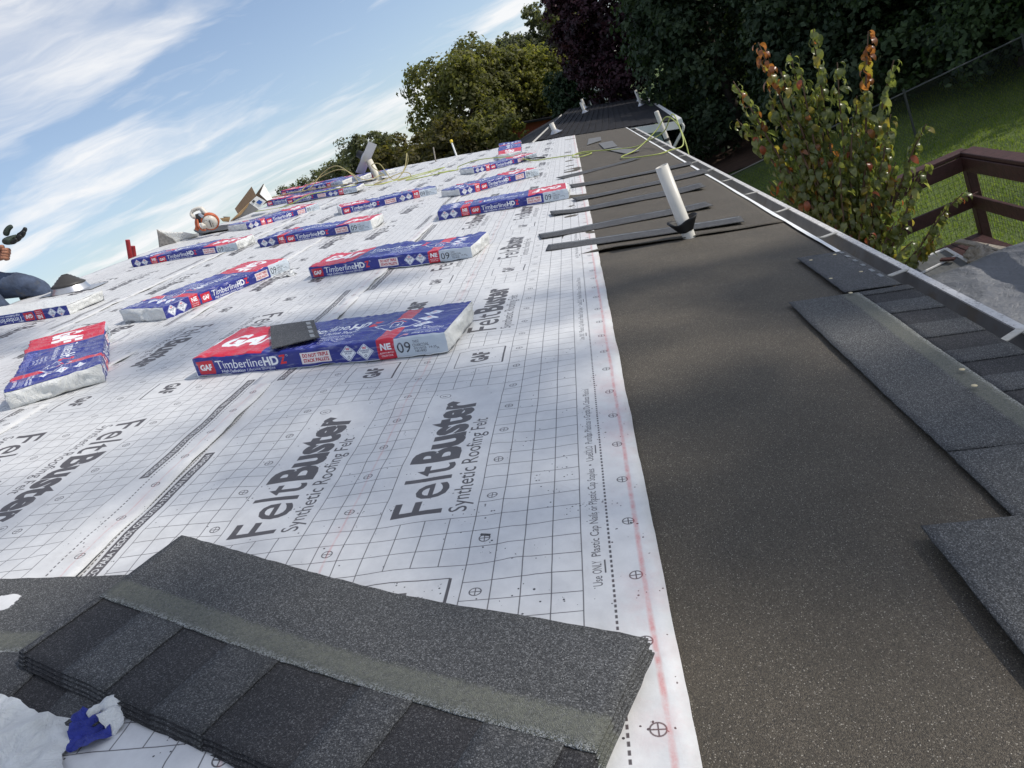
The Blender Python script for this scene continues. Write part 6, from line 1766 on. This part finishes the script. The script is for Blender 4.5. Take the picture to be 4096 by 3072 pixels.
# tarp: draped sheet
nx, nyy = 120, 70
X, Y = np.meshgrid(np.linspace(2.2, 5.55, nx), np.linspace(-3.62, -2.28, nyy), indexing='ij')
hz_ = DZ + .30 + .10*np.sin(X*1.7)*.5 - .28*np.clip((X-5.0)/.5, 0, 1)**1.5 - .2*np.clip((Y+2.5)/.25, 0, 1)**2 - .16*np.clip((-3.4-Y)/.2, 0, 1)**2
hz_ += .03*vnoise(X*1.6+Y*2.1, Y*1.6-X*.7)
for _a, _f, _s in ((.03, 1.7, 1), (.018, 3.1, 5), (.009, 5.5, 9), (.004, 11, 13)):
    _n = np.abs(vnoise(X*_f*.7-Y*_f+_s, Y*_f*.6+X*_f*.25+_s))
    hz_ += _a*np.exp(-(_n/.2)**1.2)
i = np.arange(nx*nyy).reshape(nx, nyy)
me = mesh_np('tarp', np.stack([X, Y, hz_], -1).reshape(-1, 3), np.stack([i[:-1, :-1], i[1:, :-1], i[1:, 1:], i[:-1, 1:]], -1).reshape(-1, 4), smooth=True)
o = link('tarp', me, M_TARP); tag(o, 'wrinkled grey tarpaulin draped over the deck below the gutter', 'tarpaulin')
sm = o.modifiers.new('thick', 'SOLIDIFY'); sm.thickness = .003

# ------------------------------------------------------------------ chain-link fence, boats
fc = empty('chain_link_fence', Matrix.Translation((13, -4.5, GROUND)), 'grey chain-link fence across the shaded lawn behind the sapling', 'fence')
FI = fc.matrix_world.inverted()
M_FENCE = simple('galvanised_steel', (.05, .055, .055), .6, metal=.2)
fa, fb_ = Vector((13.2, -1.6, 0)), Vector((13.9, -10.4, 0))
fdir = (fb_-fa).normalized(); flen = (fb_-fa).length
for k in range(5):
    p = fa+fdir*flen*k/4; gz = float(ground_h(np.array(p.x), np.array(p.y)))
    mb = MB(); mb.tube([FI@Vector((p.x, p.y, gz-.1)), FI@Vector((p.x, p.y, -2.04))], .024, 8); mb.build('post', M_FENCE, fc)
mb = MB(); mb.tube([FI@Vector((fa.x, fa.y, -2.1)), FI@Vector((fb_.x, fb_.y, -2.1))], .018, 8); mb.build('top_rail', M_FENCE, fc)
mb = MB()
hF = 1.12
for k in range(int(flen/.075)+16):
    for sg in (1, -1):
        s0 = k*.075 if sg > 0 else k*.075
        s1 = s0+sg*hF
        a0, a1 = max(0, min(flen, s0)), max(0, min(flen, s1))
        z0_, z1_ = -3.24+abs(a0-s0), -3.24+abs(a1-s0)
        if abs(a1-a0) < .05: continue
        p, q = fa+fdir*a0, fa+fdir*a1
        mb.tube([FI@Vector((p.x, p.y, z0_)), FI@Vector((q.x, q.y, z1_))], .0016, 3, False)
o = mb.build('chain_mesh', M_FENCE, fc); o['kind'] = 'stuff'
GC = 'hulls stored beside the neighbouring house'
def canoe(M, L, W_, label, mat):
    vs_, fs_ = [], []
    n_, k_ = 18, 9
    for i in range(n_+1):
        t = i/n_*2-1; w = W_*(1-abs(t)**2.4)+.01; d = .26*(1-abs(t)**3)+.05
        for j in range(k_+1):
            a = math.pi*j/k_
            vs_.append((t*L/2, w/2*math.cos(a), d*math.sin(a)))
        if i:
            for j in range(k_):
                a = (i-1)*(k_+1)+j
                fs_.append((a, a+1, a+k_+2, a+k_+1))
    mb = MB(); mb.add(vs_, fs_, True); o = mb.build('canoe', mat, None, M)
    sm = o.modifiers.new('thick', 'SOLIDIFY'); sm.thickness = .01
    return tag(o, label, 'canoe', GC)
canoe(Matrix.Translation((25.4, -4.0, -3.15)) @ Matrix.Rotation(rad(-58), 4, 'Z') @ Matrix.Rotation(rad(20), 4, 'X'), 2.3, .55, 'pale overturned canoe under the dark trees beside the black-roofed house', M_CANOE)
canoe(Matrix.Translation((27.6, -3.75, -3.0)) @ Matrix.Rotation(rad(-50), 4, 'Z'), 2.2, .75, 'dark grey overturned hull close to the wall of the black-roofed house', M_TARP)
mb = MB(); mb.beam((22.6, -3.6, -2.55), (30.5, -6.2, -2.35), .09, .09); tag(mb.build('pole', M_FENCE), 'long dark pole lying behind the overturned hulls', 'pole')

# clean up unused helper data
for m_ in [m_ for m_ in bpy.data.meshes if m_.users == 0]: bpy.data.meshes.remove(m_)
